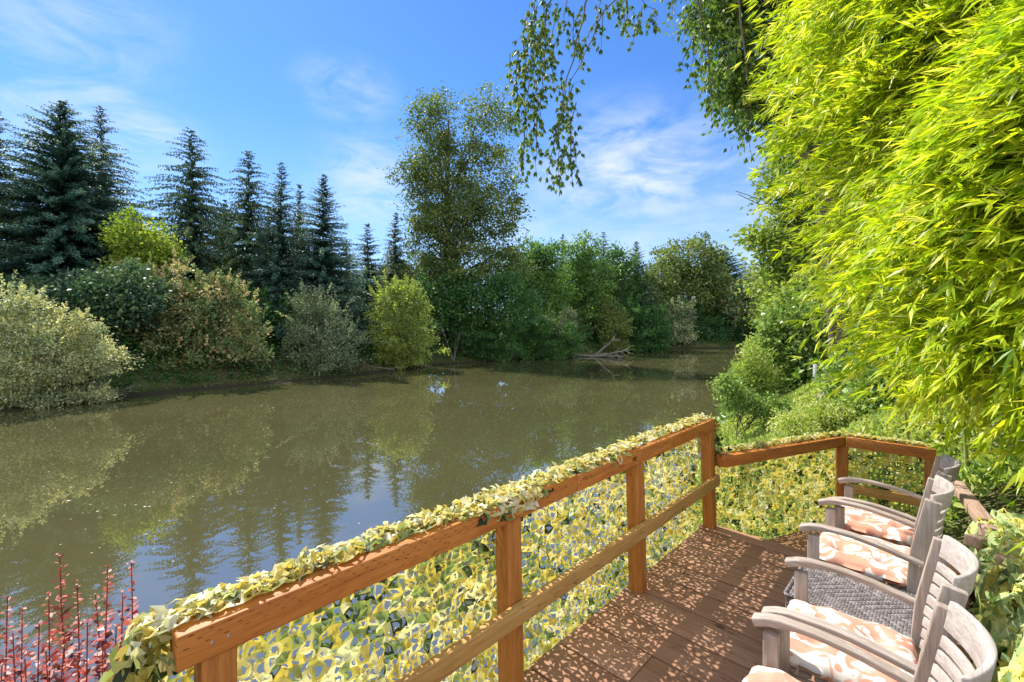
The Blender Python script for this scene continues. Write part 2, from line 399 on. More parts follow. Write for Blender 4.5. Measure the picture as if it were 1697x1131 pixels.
def wob(x, y, s, a, ph=0):
    return a*(np.sin(x*s+ph)*np.cos(y*s*1.3+ph*2)+.5*np.sin(x*s*2.3+y*s*1.9+ph))
def height(x, y):
    x = np.asarray(x, float); y = np.asarray(y, float)
    dn = sdist(x, y, near, 1) + wob(x, y, .9, .15)
    df = sdist(x, y, far, -1) + wob(x, y, .5, .35)
    hn = np.interp(dn, [-6, 0, 1.0, 4.0, 6, 14, 40], [-4.2, ZW, -2.0, .05, .35, 2.2, 4.0])
    hf = np.interp(df, [-8, 0, 1.5, 2.6, 5, 12, 60], [-4.4, ZW, -2.35, -1.7, -1.1, -.5, -.3])
    h = np.maximum(hn, hf)
    rough = np.clip((h-ZW)/1.2, 0, 1)
    h = h + rough*(wob(x, y, 1.7, .06, 1)+wob(x, y, .37, .12, 2))
    # the hollow under and behind the deck is kept below the boards
    u = x*U[0]+y*U[1]; v = x*V[0]+y*V[1]
    under = np.clip((.24-u)/.15, 0, 1)*np.clip((6.4-v)/.5, 0, 1)*np.clip((u+3.2)/.8, 0, 1)*np.clip((v+4)/1, 0, 1)
    h = np.where(under > 0, np.minimum(h, h*(1-under)+np.minimum(h, -.55)*under), h)
    beh = np.clip((u-.12)/.12, 0, 1)*np.clip((1.6-(u-.42))/.3, 0, 1)*np.clip((6.4-v)/.5, 0, 1)*np.clip((v+1)/1, 0, 1)
    h = h*(1-beh)+(.02+.25*np.clip(u-.2, 0, .45)+.1*np.clip(u-.5, 0, 2))*beh
    return h
def H1(x, y): return float(height(np.array([x]), np.array([y]))[0])
def grid_axis(fine0, fine1, step, lim0, lim1):
    a = list(np.arange(fine0, fine1, step)); s = step; x = fine1
    while x < lim1: a.append(x); s *= 1.18; x += s
    a.append(lim1); s = step; x = fine0-step
    b = []
    while x > lim0: b.append(x); s *= 1.18; x -= s
    b.append(lim0)
    return np.array(b[::-1]+a)
gx = grid_axis(-34, 46, .45, -900, 900); gy = grid_axis(-4, 90, .45, -300, 1500)
gx = np.unique(np.concatenate([gx, np.arange(-2, 7, .15)])); gy = np.unique(np.concatenate([gy, np.arange(-2, 9, .15)]))
X, Y = np.meshgrid(gx, gy, indexing='ij'); Z = height(X, Y)
nx, ny = X.shape; I = np.arange(nx*ny).reshape(nx, ny)
q = np.stack([I[:-1, :-1], I[1:, :-1], I[1:, 1:], I[:-1, 1:]], -1).reshape(-1, 4)
g_ = qmesh('ground', np.stack([X, Y, Z], -1).reshape(-1, 3), q, None, M_ground, smooth=True); tag(g_, kind='structure')
wv = np.array([(-900, -300, ZW), (900, -300, ZW), (900, 1500, ZW), (-900, 1500, ZW)])
tag(qmesh('river_water', wv, [[0, 1, 2, 3]], None, M_water), kind='structure')

# ------------------------------------------------------------------ vegetation builders
def crown(mb, lobes, nclump, per, rc, L, Wd, droop=.1, hollow=.45, tb=(.15, .75), up=.55, jit=.22):
    lb = np.array(lobes, float); vol = (lb[:, 3]*lb[:, 4]*lb[:, 5])**(2/3.); k = rng.choice(len(lb), nclump, p=vol/vol.sum())
    d = runit(nclump); r = hollow+(1-hollow)*rng.random(nclump)**.6
    r *= rng.normal(1, .10, nclump)*(1+.28*(rng.random(nclump) < .10))
    cc = lb[k, :3]+d*lb[k, 3:]*r[:, None]
    ct = rng.uniform(tb[0], tb[1], nclump)
    n = nclump*per; idx = np.repeat(np.arange(nclump), per)
    size = rng.uniform(.6, 1.35, nclump)
    off = rng.normal(size=(n, 3))*np.array([1, 1, .62])*rc*.55*size[idx][:, None]
    P = cc[idx]+off
    D = off/(np.linalg.norm(off, axis=1, keepdims=True)+1e-6)*.6+runit(n)*.8+d[idx]*.35; D[:, 2] -= droop
    N = runit(n)*.8+np.array([0, 0, up])
    mb.leaves(P, D, N, L*rng.uniform(.6, 1.3, n), Wd*rng.uniform(.6, 1.3, n), np.clip(ct[idx]+rng.normal(0, jit, n), 0, 1), bend=.06)
    return cc
def trunk_limbs(mb, base, top, r0, cc, nlimb, lean=None, r_end=.3, twig=True, crook=.03):
    H = np.linalg.norm(top-base)
    m = 12; s = np.linspace(0, 1, m)[:, None]
    p = base*(1-s)+top*s + np.cumsum(rng.normal(0, crook*H/m**.5, (m, 3))*np.array([1, 1, 0]), 0)*s
    rad = r0*((1-s[:, 0])**.8*(1-.12)+.12)*(1+.35*np.exp(-s[:, 0]*18))
    mb.tube(p, rad, 8)
    sel = rng.choice(len(cc), min(nlimb, len(cc)), replace=False)
    for i in sel:
        c = cc[i]; f = np.clip((c[2]-base[2])/(top[2]-base[2]+1e-6)*rng.uniform(.45, .8), .06, .95)
        k = f*(m-1); k0 = int(k); st = p[k0]*(1-(k-k0))+p[min(k0+1, m-1)]*(k-k0)
        ss = np.linspace(0, 1, 7)[:, None]
        dist = np.linalg.norm(c-st)
        mid = np.array([0, 0, dist*.12])*np.sin(ss*math.pi)
        pp = st*(1-ss)+c*ss+mid+rng.normal(0, dist*.025, (7, 3))*np.sin(ss*math.pi)
        rr = r0*.34*(1-f*.6)*(1-ss[:, 0]*.88)
        mb.tube(pp, np.maximum(rr, .012), 5)
def zb(x, y): return H1(x, y)-.05
def lobes_px(px0, d, zbase, specs, dd=.85, x0=None):
    """specs: (px centre, py centre, half-width px, half-height px) -> local ellipsoids"""
    m = d/F; o = []
    for s in specs:
        off = s[4] if len(s) > 4 else 0
        o.append(((s[0]-px0)*m, off, HC+(535-s[1])*m-zbase, s[2]*m, s[2]*m*dd, s[3]*m))
    return o
def btree(name, label, cat, px, d, specs, mat_, nclump=220, per=70, rc=1.0, L=.35, Wd=.22, r0=.28, nlimb=26, bark=None, group=None, toppx=None, droop=.1, hollow=.45, tb=(.15, .75), dd=.85, stems=1, partn=('trunk', 'crown'), jit=.22):
    x = (px-848.5)/F*d; z0 = zb(x, d)
    root = empty(name, (x, d, z0), 0, label, cat, group)
    lb = lobes_px(px, d, z0, specs, dd)
    if name in BUSHY: lb = lb+[(l[0], l[1], l[5]*.42, l[3]*.8, l[4]*.8, l[5]*.5) for l in lb[:3]]
    mb = MB(); cc = crown(mb, lb, nclump, per, rc, L, Wd, droop, hollow, tb, jit=jit); 
    if name in BUSHY: shoots(mb, lb, int(nclump*.5), L, Wd, (tb[0], min(1, tb[1]+.1)), .2 if droop > .4 else 1.0)
    tb_ = MB()
    ztop = max(l[2]+l[5]*.75 for l in lb) if toppx is None else HC+(535-toppx)*d/F-z0
    for k in range(stems):
        b = np.array([0, 0, 0.]) if stems == 1 else np.array([rng.normal(0, .25), rng.normal(0, .25), 0])
        l0 = lb[0] if stems == 1 else lb[k % len(lb)]
        tp = np.array([l0[0]*.5 if stems == 1 else l0[0]+rng.normal(0, l0[3]*.4), 0 if stems == 1 else rng.normal(0, l0[4]*.4), ztop*(1 if stems == 1 else rng.uniform(.6, .9))])
        trunk_limbs(tb_, b, tp, r0, cc, nlimb//stems)
    tb_.build(partn[0], bark or M_bark, root, smooth=True)
    mb.build(partn[1], mat_, root)
    return root
BUSHY = {'silver_willow', 'rusty_shrub', 'grey_willow', 'bright_bush', 'drooping_shrub', 'green_shrub', 'leafy_shrub', 'feathery_shrub', 'bramble_mound'}
def shoots(mb, lb, n, L, Wd, tb=(.3, .95), up=1.0):
    for _ in range(n):
        l = lb[rng.integers(len(lb))]; a = rng.random()*6.283; el = rng.uniform(.25, 1.35)
        dv = np.array([math.cos(a)*math.cos(el), math.sin(a)*math.cos(el), math.sin(el)])
        st = np.array(l[:3])+dv*np.array(l[3:])*.85; ln = (l[3]+l[5])*.5*rng.uniform(.3, 1.0)
        d2 = dv*.6+np.array([0, 0, .7*up])+rng.normal(0, .2, 3); d2 /= np.linalg.norm(d2)
        m = int(12+ln*26); f = rng.random(m)
        P = st+d2*(f*ln)[:, None]+rng.normal(0, .05+.03*ln, (m, 3))*(1.15-f)[:, None]
        mb.leaves(P, d2*.7+runit(m)*.8, runit(m)+[0, 0, .6], L*rng.uniform(.6, 1.2, m), Wd*rng.uniform(.6, 1.2, m), np.clip(rng.uniform(*tb)+rng.normal(0, .15, m), 0, 1), bend=.06)
def bush(name, label, cat, px, d, specs, mat_, group=None, **kw):
    a = dict(nclump=140, per=70, rc=.5, L=.2, Wd=.1, r0=.045, nlimb=30, stems=5, partn=('stems', 'foliage'), hollow=.3)
    a.update(kw); return btree(name, label, cat, px, d, specs, mat_, group=group, **a)

def conifer(name, label, px, d, ytop, hw, mat_, group='conifers on the far bank', tiers=46, droop=.25, card=.42, shape=.75, low=.06, irregular=.25, per=5.5, weep=0.0, r0=.22, tb=(.2, .7), card_n=13):
    tiers = int(tiers*1.25); per *= 1.2; card *= 1.15; hw *= 1.62; shape = shape+.10; tiers = int(tiers*1.15); card_n += 6
    x = (px-848.5)/F*d; z0 = zb(x, d); m = d/F
    Ht = HC+(535-ytop)*m-z0; R = hw*m
    root = empty(name, (x, d, z0), 0, label, 'conifer tree', group)
    t = MB(); zz = np.linspace(0, Ht, 14); pth = np.stack([wob(zz, zz, .2, .08), wob(zz, zz*2, .15, .06, 1), zz], 1)
    t.tube(pth, r0*(1-zz/Ht*.96), 8)
    mb = MB(); P = []; D = []; N = []; LL = []; TT = []
    for i in range(tiers):
        f = low+(1-low)*(i+rng.random()*.6)/tiers
        zt = f*Ht; zt0 = zt
        env = R*(1-f)**shape*(1 if f > .18 else .75+f*1.4)+.12
        nb = max(3, int(per*(.6+.8*(1-f))+rng.random()*2)); a0 = rng.random()*6.28
        for j in range(nb):
            a = a0+j*6.283/nb+rng.normal(0, .25)
            Lb = env*rng.uniform(1-irregular*1.8, 1+irregular); zt = max(.3, zt0+rng.normal(0, Ht*.03)*(1-f)**.5); tbr = rng.normal(0, .15)
            dirv = np.array([math.cos(a), math.sin(a), 0])
            ns = max(4, int(Lb/.16)); s = (np.arange(ns)+rng.random(ns))/ns
            up0 = .2+.95*f*f+rng.normal(0, .12)
            zc = Lb*(up0*s*.55-droop*s*s*1.3+.10*np.maximum(s-.75, 0)*2)
            c = pth_at(pth, zt)+dirv*(Lb*s)[:, None]; c[:, 2] += zc
            t.tube(np.array([pth_at(pth, zt), c[ns//2], c[-1]]), [.045*(1-f)+.012, .02, .006], 4)
            reps = card_n//3
            ss = np.repeat(s, reps); cc = np.repeat(c, reps, 0); n = len(ss)
            side = np.cross(dirv, [0, 0, 1.])
            lat = rng.choice([-1, 1], n)*rng.uniform(.3, 1.1, n)
            dd = dirv*rng.uniform(.4, 1, n)[:, None]+side*lat[:, None]; dd[:, 2] += rng.normal(-.12-weep, .25, n)
            if weep: dd[:, 2] -= weep*rng.random(n)*1.4
            P.append(cc+rng.normal(0, 1, (n, 3))*np.array([.09, .09, .14])*(1.15-f)-np.array([0, 0, .12])*(1-f)); D.append(dd)
            nn = np.tile(np.array([0, 0, 1.]), (n, 1))+runit(n)*.7; N.append(nn)
            LL.append(card*(1-.45*ss)*rng.uniform(.6, 1.25, n)*(1-.6*f)); 
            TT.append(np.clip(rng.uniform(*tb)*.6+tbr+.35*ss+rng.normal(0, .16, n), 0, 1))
    P = np.concatenate(P); LL = np.concatenate(LL)
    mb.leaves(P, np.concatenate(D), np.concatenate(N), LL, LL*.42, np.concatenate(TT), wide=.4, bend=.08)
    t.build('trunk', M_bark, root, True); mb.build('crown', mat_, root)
    return root
def pth_at(p, z): 
    return np.array([np.interp(z, p[:, 2], p[:, 0]), np.interp(z, p[:, 2], p[:, 1]), z])

# ---- far bank conifers
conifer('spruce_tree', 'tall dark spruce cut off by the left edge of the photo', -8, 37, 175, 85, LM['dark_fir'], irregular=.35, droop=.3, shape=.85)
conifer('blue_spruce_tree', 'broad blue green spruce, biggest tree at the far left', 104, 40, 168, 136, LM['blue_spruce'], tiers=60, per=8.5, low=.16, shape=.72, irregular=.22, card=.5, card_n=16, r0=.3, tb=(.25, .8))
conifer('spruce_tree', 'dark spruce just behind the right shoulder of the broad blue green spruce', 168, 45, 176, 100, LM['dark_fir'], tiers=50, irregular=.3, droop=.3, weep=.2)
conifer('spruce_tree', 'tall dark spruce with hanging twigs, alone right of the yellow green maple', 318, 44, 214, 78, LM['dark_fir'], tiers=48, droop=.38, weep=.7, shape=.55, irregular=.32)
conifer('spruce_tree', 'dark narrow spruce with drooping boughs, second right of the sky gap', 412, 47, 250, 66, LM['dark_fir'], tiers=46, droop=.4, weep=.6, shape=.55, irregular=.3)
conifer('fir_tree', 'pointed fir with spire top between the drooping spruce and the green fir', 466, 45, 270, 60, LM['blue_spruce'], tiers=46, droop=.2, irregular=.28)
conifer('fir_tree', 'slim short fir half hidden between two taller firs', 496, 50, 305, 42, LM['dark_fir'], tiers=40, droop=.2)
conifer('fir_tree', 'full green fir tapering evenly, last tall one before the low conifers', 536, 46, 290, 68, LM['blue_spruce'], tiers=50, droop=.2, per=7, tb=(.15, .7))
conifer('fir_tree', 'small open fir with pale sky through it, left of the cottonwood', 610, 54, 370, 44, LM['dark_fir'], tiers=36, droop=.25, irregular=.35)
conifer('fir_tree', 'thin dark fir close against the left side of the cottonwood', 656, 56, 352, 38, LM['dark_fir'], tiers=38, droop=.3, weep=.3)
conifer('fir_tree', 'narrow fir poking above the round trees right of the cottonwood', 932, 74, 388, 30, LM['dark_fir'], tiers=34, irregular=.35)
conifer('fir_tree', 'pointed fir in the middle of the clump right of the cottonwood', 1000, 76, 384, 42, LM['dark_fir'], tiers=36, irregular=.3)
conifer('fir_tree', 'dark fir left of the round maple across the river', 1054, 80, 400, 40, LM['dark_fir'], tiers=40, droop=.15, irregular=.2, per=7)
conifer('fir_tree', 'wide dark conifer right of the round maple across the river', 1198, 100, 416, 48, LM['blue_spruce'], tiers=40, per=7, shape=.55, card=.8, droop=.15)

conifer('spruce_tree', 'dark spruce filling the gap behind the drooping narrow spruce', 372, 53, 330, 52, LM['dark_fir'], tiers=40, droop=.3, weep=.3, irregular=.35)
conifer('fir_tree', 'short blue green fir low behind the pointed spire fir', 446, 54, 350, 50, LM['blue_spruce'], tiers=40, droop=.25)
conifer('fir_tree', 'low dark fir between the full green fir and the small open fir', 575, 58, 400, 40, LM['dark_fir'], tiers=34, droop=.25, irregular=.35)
# ---- far bank broadleaf trees
btree('cottonwood_tree', 'very tall twin topped cottonwood standing highest against the sky', 'deciduous tree', 745, 58,
      [(720, 210, 38, 62), (808, 210, 48, 62), (738, 290, 62, 60), (808, 300, 52, 60), (690, 285, 36, 30), (760, 370, 78, 50), (828, 350, 38, 45), (700, 360, 34, 50), (770, 450, 95, 60), (700, 460, 50, 60), (840, 440, 40, 50)],
      LM['cottonwood'], nclump=620, per=80, rc=1.2, L=.36, Wd=.22, r0=.55, nlimb=90, toppx=200, hollow=.25, tb=(.1, .75))
G = 'broadleaf trees on the far bank'
btree('maple_tree', 'yellow green maple glowing beside the broad blue green spruce', 'deciduous tree', 240, 36.8,
      [(235, 490, 60, 50), (245, 410, 42, 40), (215, 390, 26, 26), (262, 440, 34, 26), (225, 450, 40, 36)], LM['yellowgreen'], nclump=190, per=80, rc=.75, L=.3, Wd=.2, group=G)
btree('dark_leafy_tree', 'dark leafy tree filling the space under the broad blue green spruce', 'deciduous tree', 150, 31.5,
      [(50, 500, 60, 40), (150, 500, 60, 44), (205, 480, 50, 50), (100, 540, 90, 40)], LM['dark_fir'], nclump=260, per=80, rc=.9, L=.28, Wd=.18, group=G, hollow=.3, tb=(.1, .7))
btree('leafy_tree', 'light green round tree just right of the cottonwood', 'deciduous tree', 893, 66,
      [(885, 435, 36, 38), (912, 430, 26, 34), (860, 460, 34, 40), (895, 490, 50, 40)], LM['green'], nclump=190, per=60, rc=1.1, L=.4, Wd=.26, group=G, hollow=.3, nlimb=40)
btree('leafy_tree', 'bright green tree between the two firs right of the cottonwood', 'deciduous tree', 967, 70,
      [(965, 425, 30, 34), (985, 460, 36, 40), (945, 470, 34, 44), (970, 510, 46, 36)], LM['green'], nclump=200, per=60, rc=1.1, L=.42, Wd=.28, group=G, hollow=.3, tb=(.3, .9))
btree('leafy_tree', 'dark bushy tree between the pointed fir and the dark fir', 'deciduous tree', 1027, 78,
      [(1025, 440, 24, 32), (1020, 490, 36, 46)], LM['green'], nclump=130, per=60, rc=1.2, L=.45, Wd=.3, group=G, hollow=.3, tb=(.05, .5))
btree('maple_tree', 'large round topped maple at the river bend', 'deciduous tree', 1142, 92,
      [(1143, 432, 50, 42), (1115, 465, 36, 40), (1175, 465, 38, 42), (1140, 500, 58, 46), (1105, 510, 28, 40)], LM['cottonwood'], nclump=330, per=60, rc=1.4, L=.55, Wd=.4, group=G, r0=.45, nlimb=60, hollow=.4, tb=(.2, .85))
btree('maple_tree', 'low spreading pale maple at the right end of the far bank', 'deciduous tree', 1262, 86,
      [(1262, 470, 34, 26), (1290, 490, 40, 28), (1240, 500, 34, 28), (1262, 522, 52, 30), (1310, 520, 40, 40)], LM['rust'], nclump=220, per=60, rc=1.2, L=.5, Wd=.36, group=G, tb=(.25, .75))
btree('dark_leafy_tree', 'dark undergrowth tree at the foot of the cottonwood', 'deciduous tree', 770, 54,
      [(720, 500, 50, 44), (780, 500, 60, 50), (840, 500, 50, 44)], LM['bramble'], nclump=240, per=60, rc=1.0, L=.34, Wd=.22, group=G, hollow=.3)
btree('leafy_tree', 'hazy green tree filling the gap low between the light green tree and the pointed fir', 'deciduous tree', 925, 88,
      [(900, 480, 50, 50), (950, 480, 50, 56), (1060, 490, 60, 50), (1090, 470, 34, 40), (1000, 500, 60, 50)], LM['cottonwood'], nclump=300, per=60, rc=1.5, L=.55, Wd=.38, group=G, hollow=.2, tb=(.2, .7), dd=.5)
btree('leafy_tree', 'shaded green tree low behind the bright bush', 'deciduous tree', 640, 62,
      [(600, 500, 40, 40), (650, 480, 44, 46), (690, 500, 40, 44), (560, 520, 40, 34)], LM['bramble'], nclump=220, per=60, rc=1.1, L=.4, Wd=.26, group=G, hollow=.25, tb=(.1, .7))
btree('dark_leafy_tree', 'shaded tree behind the rusty shrub at the foot of the tall spruces', 'deciduous tree', 400, 50,
      [(330, 470, 50, 40), (390, 480, 50, 46), (450, 490, 50, 46), (510, 490, 40, 40)], LM['bramble'], nclump=240, per=60, rc=1.0, L=.36, Wd=.24, group=G, hollow=.25, tb=(.1, .7))
# ---- far bank shrubs
GS = 'shrubs along the far bank'
bush('silver_willow', 'pale silvery willow shrub at the left edge of the far bank', 'shrub', 40, 24.5, [(25, 530, 46, 46), (5, 560, 52, 56), (60, 585, 46, 42), (45, 615, 60, 26)], LM['silver'], GS, nclump=240, per=75, rc=.5, L=.16, Wd=.08, tb=(.2, .9))
bush('silver_willow', 'silvery willow shrub with upright shoots leaning over the water', 'shrub', 128, 26, [(110, 585, 36, 34), (148, 595, 38, 30), (90, 545, 12, 34), (135, 550, 10, 30), (125, 612, 56, 22), (178, 598, 26, 16), (160, 562, 12, 24), (112, 555, 10, 26)], LM['silver'], GS, nclump=260, per=75, rc=.42, L=.16, Wd=.085, tb=(.35, .95))
bush('rusty_shrub', 'big rounded shrub with rust tinged leaves beside the willow', 'shrub', 300, 35, [(225, 510, 52, 40), (290, 515, 66, 56), (370, 540, 58, 48), (265, 470, 46, 28), (345, 492, 44, 26), (205, 560, 40, 40), (412, 565, 36, 34), (300, 580, 90, 30), (385, 500, 26, 24)], LM['rust'], GS, nclump=420, per=75, rc=.62, L=.22, Wd=.15, r0=.06, tb=(.2, .9))
bush('grey_willow', 'grey green willow shrub between the rusty shrub and the bright bush', 'shrub', 532, 39, [(530, 545, 46, 46), (515, 510, 24, 30), (560, 570, 34, 36), (500, 580, 34, 30)], LM['silver'], GS, nclump=210, per=75, rc=.6, L=.2, Wd=.1, tb=(.0, .5))
bush('bright_bush', 'bright yellow green bush overhanging the water, left of the bramble bank', 'shrub', 664, 45.5, [(658, 520, 46, 40), (665, 555, 52, 40), (650, 495, 24, 20), (700, 580, 26, 20), (680, 500, 20, 24)], LM['brightbush'], GS, nclump=260, per=80, rc=.65, L=.22, Wd=.14, tb=(.25, .95))
bush('grey_willow', 'small pale willow in front of the shaded trees left of the fallen branch', 'shrub', 928, 60, [(925, 555, 24, 22), (940, 535, 14, 20), (905, 545, 16, 18)], LM['silver'], GS, nclump=110, per=70, rc=.7, L=.26, Wd=.13, tb=(.1, .7))
bush('bright_bush', 'pale upright bush on the bank above the fallen branch', 'shrub', 1014, 68, [(1010, 520, 18, 22), (1030, 540, 16, 20), (1012, 550, 26, 18)], LM['brightbush'], GS, nclump=110, per=70, rc=.8, L=.3, Wd=.18, tb=(.1, .6))
bush('drooping_shrub', 'pale drooping shrub at the water below the round maple', 'shrub', 1127, 83, [(1126, 525, 22, 24), (1122, 550, 30, 20)], LM['silver'], GS, nclump=130, per=70, rc=.9, L=.4, Wd=.22, tb=(.05, .6), droop=.5)
bush('green_shrub', 'dark green shrub in the shade behind the rusty shrub', 'shrub', 455, 42, [(450, 560, 40, 36), (420, 520, 30, 30), (480, 540, 30, 40)], LM['bramble'], GS, nclump=160, per=70, rc=.7, L=.26, Wd=.16)

bush('bramble_mound', 'long arching mound of dark brambles right of the bare dead shrub', 'shrub', 810, 55, [(770, 572, 44, 24), (820, 560, 50, 30), (790, 545, 50, 24)], LM['bramble'], GS, nclump=230, per=75, rc=.6, L=.32, Wd=.12, droop=.7, tb=(.1, .8))
bush('bramble_mound', 'bramble mound sloping to the water left of the fallen branch', 'shrub', 895, 58, [(870, 568, 34, 24), (910, 570, 40, 20), (880, 545, 40, 24), (950, 565, 26, 18)], LM['bramble'], GS, nclump=210, per=75, rc=.6, L=.32, Wd=.12, droop=.7, tb=(.15, .9))
bush('bramble_mound', 'ivy covered bank mound right of the pale upright bush', 'shrub', 1060, 72, [(1050, 550, 40, 26), (1085, 545, 30, 26), (1040, 525, 30, 24)], LM['bramble'], GS, nclump=190, per=75, rc=.8, L=.38, Wd=.18, droop=.6, tb=(.1, .7))
bush('bramble_mound', 'dark low growth under the wide conifer at the river bend', 'shrub', 1190, 88, [(1180, 545, 50, 22), (1240, 550, 44, 18)], LM['bramble'], GS, nclump=150, per=70, rc=.9, L=.45, Wd=.22, droop=.5, tb=(.0, .5))
# ---- stuff on the banks
def scatter_bank(name, label, n, region, fn_keep, mat_, hmound, L, Wd, tb=(.1, .8), flat=.3, droop=.3, upb=.3):
    mb = MB()
    x0, x1, y0, y1 = region
    x = rng.uniform(x0, x1, n*4); y = rng.uniform(y0, y1, n*4)
    k = fn_keep(x, y); x = x[k][:n]; y = y[k][:n]; n = len(x)
    hm = hmound(x, y); z = height(x, y)+hm*rng.random(n)**flat
    P = np.stack([x, y, z], 1); D = runit(n); D[:, 2] = np.abs(D[:, 2])*upb*2-droop
    N = runit(n)*.8+[0, 0, .8]
    sc = rng.uniform(.6, 1.4, n)
    t = np.clip(rng.uniform(*tb, n)+wob(x, y, 1.3, .13), 0, 1)
    mb.leaves(P, D, N, L*sc, Wd*sc, t, bend=.08)
    o = mb.build(name, mat_); tag(o, label, 'undergrowth', kind='stuff'); return o
def keep_far(a, b):
    return lambda x, y: (lambda d: (d > a) & (d < b))(sdist(x, y, far, -1))
def mound_far(x, y):
    d = sdist(x, y, far, -1); return np.clip((d-1.2)*.55, 0, 1.7)*(.75+.35*np.sin(x*.8)*np.cos(y*.7)+.2*np.sin(x*2.1+y))
scatter_bank('bramble', 'dark green brambles and grass covering the shaded far bank', 100000, (-36, 60, 10, 100), keep_far(1.6, 12), LM['bramble'], mound_far, .30, .13)
scatter_bank('bank_grass', 'low mossy grass on the mud edge of the far bank', 60000, (-36, 40, 10, 90), keep_far(.15, 3.2), LM['moss'], lambda x, y: .08+0*x, .16, .05, tb=(.0, 1), upb=1.0, droop=0)
mb = MB(); n = 60000
th = rng.uniform(-1.25, 1.25, n); r = rng.uniform(105, 150, n)
x = np.sin(th)*r; y = np.cos(th)*r; k = sdist(x, y, far, -1) > 14; x, y = x[k], y[k]; n = len(x)
hh = 4.5+2.0*np.sin(x*.21)+1.6*np.sin(x*.53+1)+1.0*np.sin(x*1.3)
P = np.stack([x, y, height(x, y)+hh*rng.random(n)**.7], 1)
mb.leaves(P, runit(n), runit(n), rng.uniform(.5, 1.2, n), rng.uniform(.3, .7, n), np.clip(rng.uniform(0, .8, n)+.2*np.sin(x*.5), 0, 1))
tag(mb.build('distant_wood', LM['green']), 'low distant woodland seen between the far bank trunks', 'woodland', kind='stuff')

# ---- distant house with teal roof, behind the pale maple
hx, hy = (1276-848.5)/F*125, 125.0; hz = zb(hx, hy)
hr = empty('distant_house', (hx, hy, hz), .3, 'tiny far away house with a teal roof glimpsed past the pale maple', 'house')
mb = MB(); mb.box((0, 0, 4.4), (9, 7, 8.8)); mb.build('wall', M_wall, hr)
mb = MB(); v = np.array([(-5, -4.2, 8.7), (5, -4.2, 8.7), (5, 0, 11), (-5, 0, 11), (-5, 4.2, 8.7), (5, 4.2, 8.7), (-5, -4.2, 8.5), (5, -4.2, 8.5), (-5, 4.2, 8.5), (5, 4.2, 8.5)])
mb.add(v, [[0, 1, 2, 3], [3, 2, 5, 4], [6, 7, 1, 0], [4, 5, 9, 8], [6, 8, 9, 7], [0, 3, 4, 8], [1, 7, 5, 2]]); mb.build('roof', M_roof, hr)
for k in range(3):
    mb = MB(); mb.box((-3+3*k, -3.55, 6.2), (1.2, .12, 1.3)); mb.build('window', M_win, hr)

# ---- fallen branch and dead twigs
def branchy(name, label, base, dirs, r, cat='dead branch', m=M_drift, group=None):
    mb = MB(); base = np.array(base)
    root = empty(name, base, 0, label, cat, group)
    for dv, L in dirs:
        dv = np.array(dv, float); dv /= np.linalg.norm(dv); s = np.linspace(0, 1, 8)[:, None]
        p = dv*L*s+rng.normal(0, L*.02, (8, 3))*s; mb.tube(p, r*(1-s[:, 0]*.85), 6)
        for j in range(4):
            st = p[rng.integers(3, 7)]; d2 = dv+rng.normal(0, .5, 3); d2 /= np.linalg.norm(d2)
            mb.tube(st+d2*s*L*.3, r*.3*(1-s[:, 0]*.8), 4)
    mb.build('wood', m, root, True); return root
b = px2w(985, 590, 61); b[2] = ZW+.1
branchy('fallen_branch', 'pale forked driftwood branch lying at the far waterline', b, [((1, -.3, .22), 4.6), ((1, -.6, .02), 4.2), ((.6, -.2, .55), 3.6), ((-1, .1, .05), 5), ((1, -.9, .1), 3.6)], .2)
b = px2w(752, 590, 51.5); b[2] = H1(b[0], b[1])
branchy('dead_shrub', 'bare grey dead shrub on the bramble bank right of the bright bush', b, [((-.3, -.3, 1), 4.2), ((.25, -.3, 1), 3.6), ((.1, -.4, .8), 3), ((-.5, -.3, .9), 2.6)], .06)
b = px2w(190, 640, 27.5); b[2] = ZW+.35
branchy('dead_brush', 'tangle of bare twigs trailing into the water beside the leaning willow', b, [((1, -.3, .1), 2.2), ((1, -.2, .3), 2.0), ((.8, -.5, .05), 1.8), ((.9, .1, .4), 1.6), ((-.3, -.6, .0), 1.6), ((.7, -.6, -.1), 1.5), ((-1, -.3, .1), 2.2)], .03)
b = px2w(640, 618, 42.5); b[2] = ZW+.3
branchy('dead_brush', 'bare roots and twigs under the bright bush at the waterline', b, [((1, -.3, .1), 1.8), ((-1, -.2, .2), 1.6), ((.6, -.6, .0), 1.5), ((.2, -.5, .4), 1.3)], .035)

# ---- floating specks
mb = MB(); n = 1500
x = rng.uniform(-26, 30, n*3); y = 4+60*rng.random(n*3)**1.3
k = (sdist(x, y, near, 1) < -.4) & (sdist(x, y, far, -1) < -.4); x = x[k][:n]; y = y[k][:n]; n = len(x)
P = np.stack([x, y, np.full(n, ZW+.006)], 1); a = rng.random(n)*6.28; D = np.stack([np.cos(a), np.sin(a), 0*a], 1)
s_ = rng.uniform(.02, .065, n)
mb.leaves(P, D, np.tile([0, 0, 1.], (n, 1)), s_, s_*.6, rng.random(n), bend=0)
tag(mb.build('floating_leaves', LM['litter']), 'tiny pale leaves and fluff floating on the river', 'floating leaves', kind='stuff')

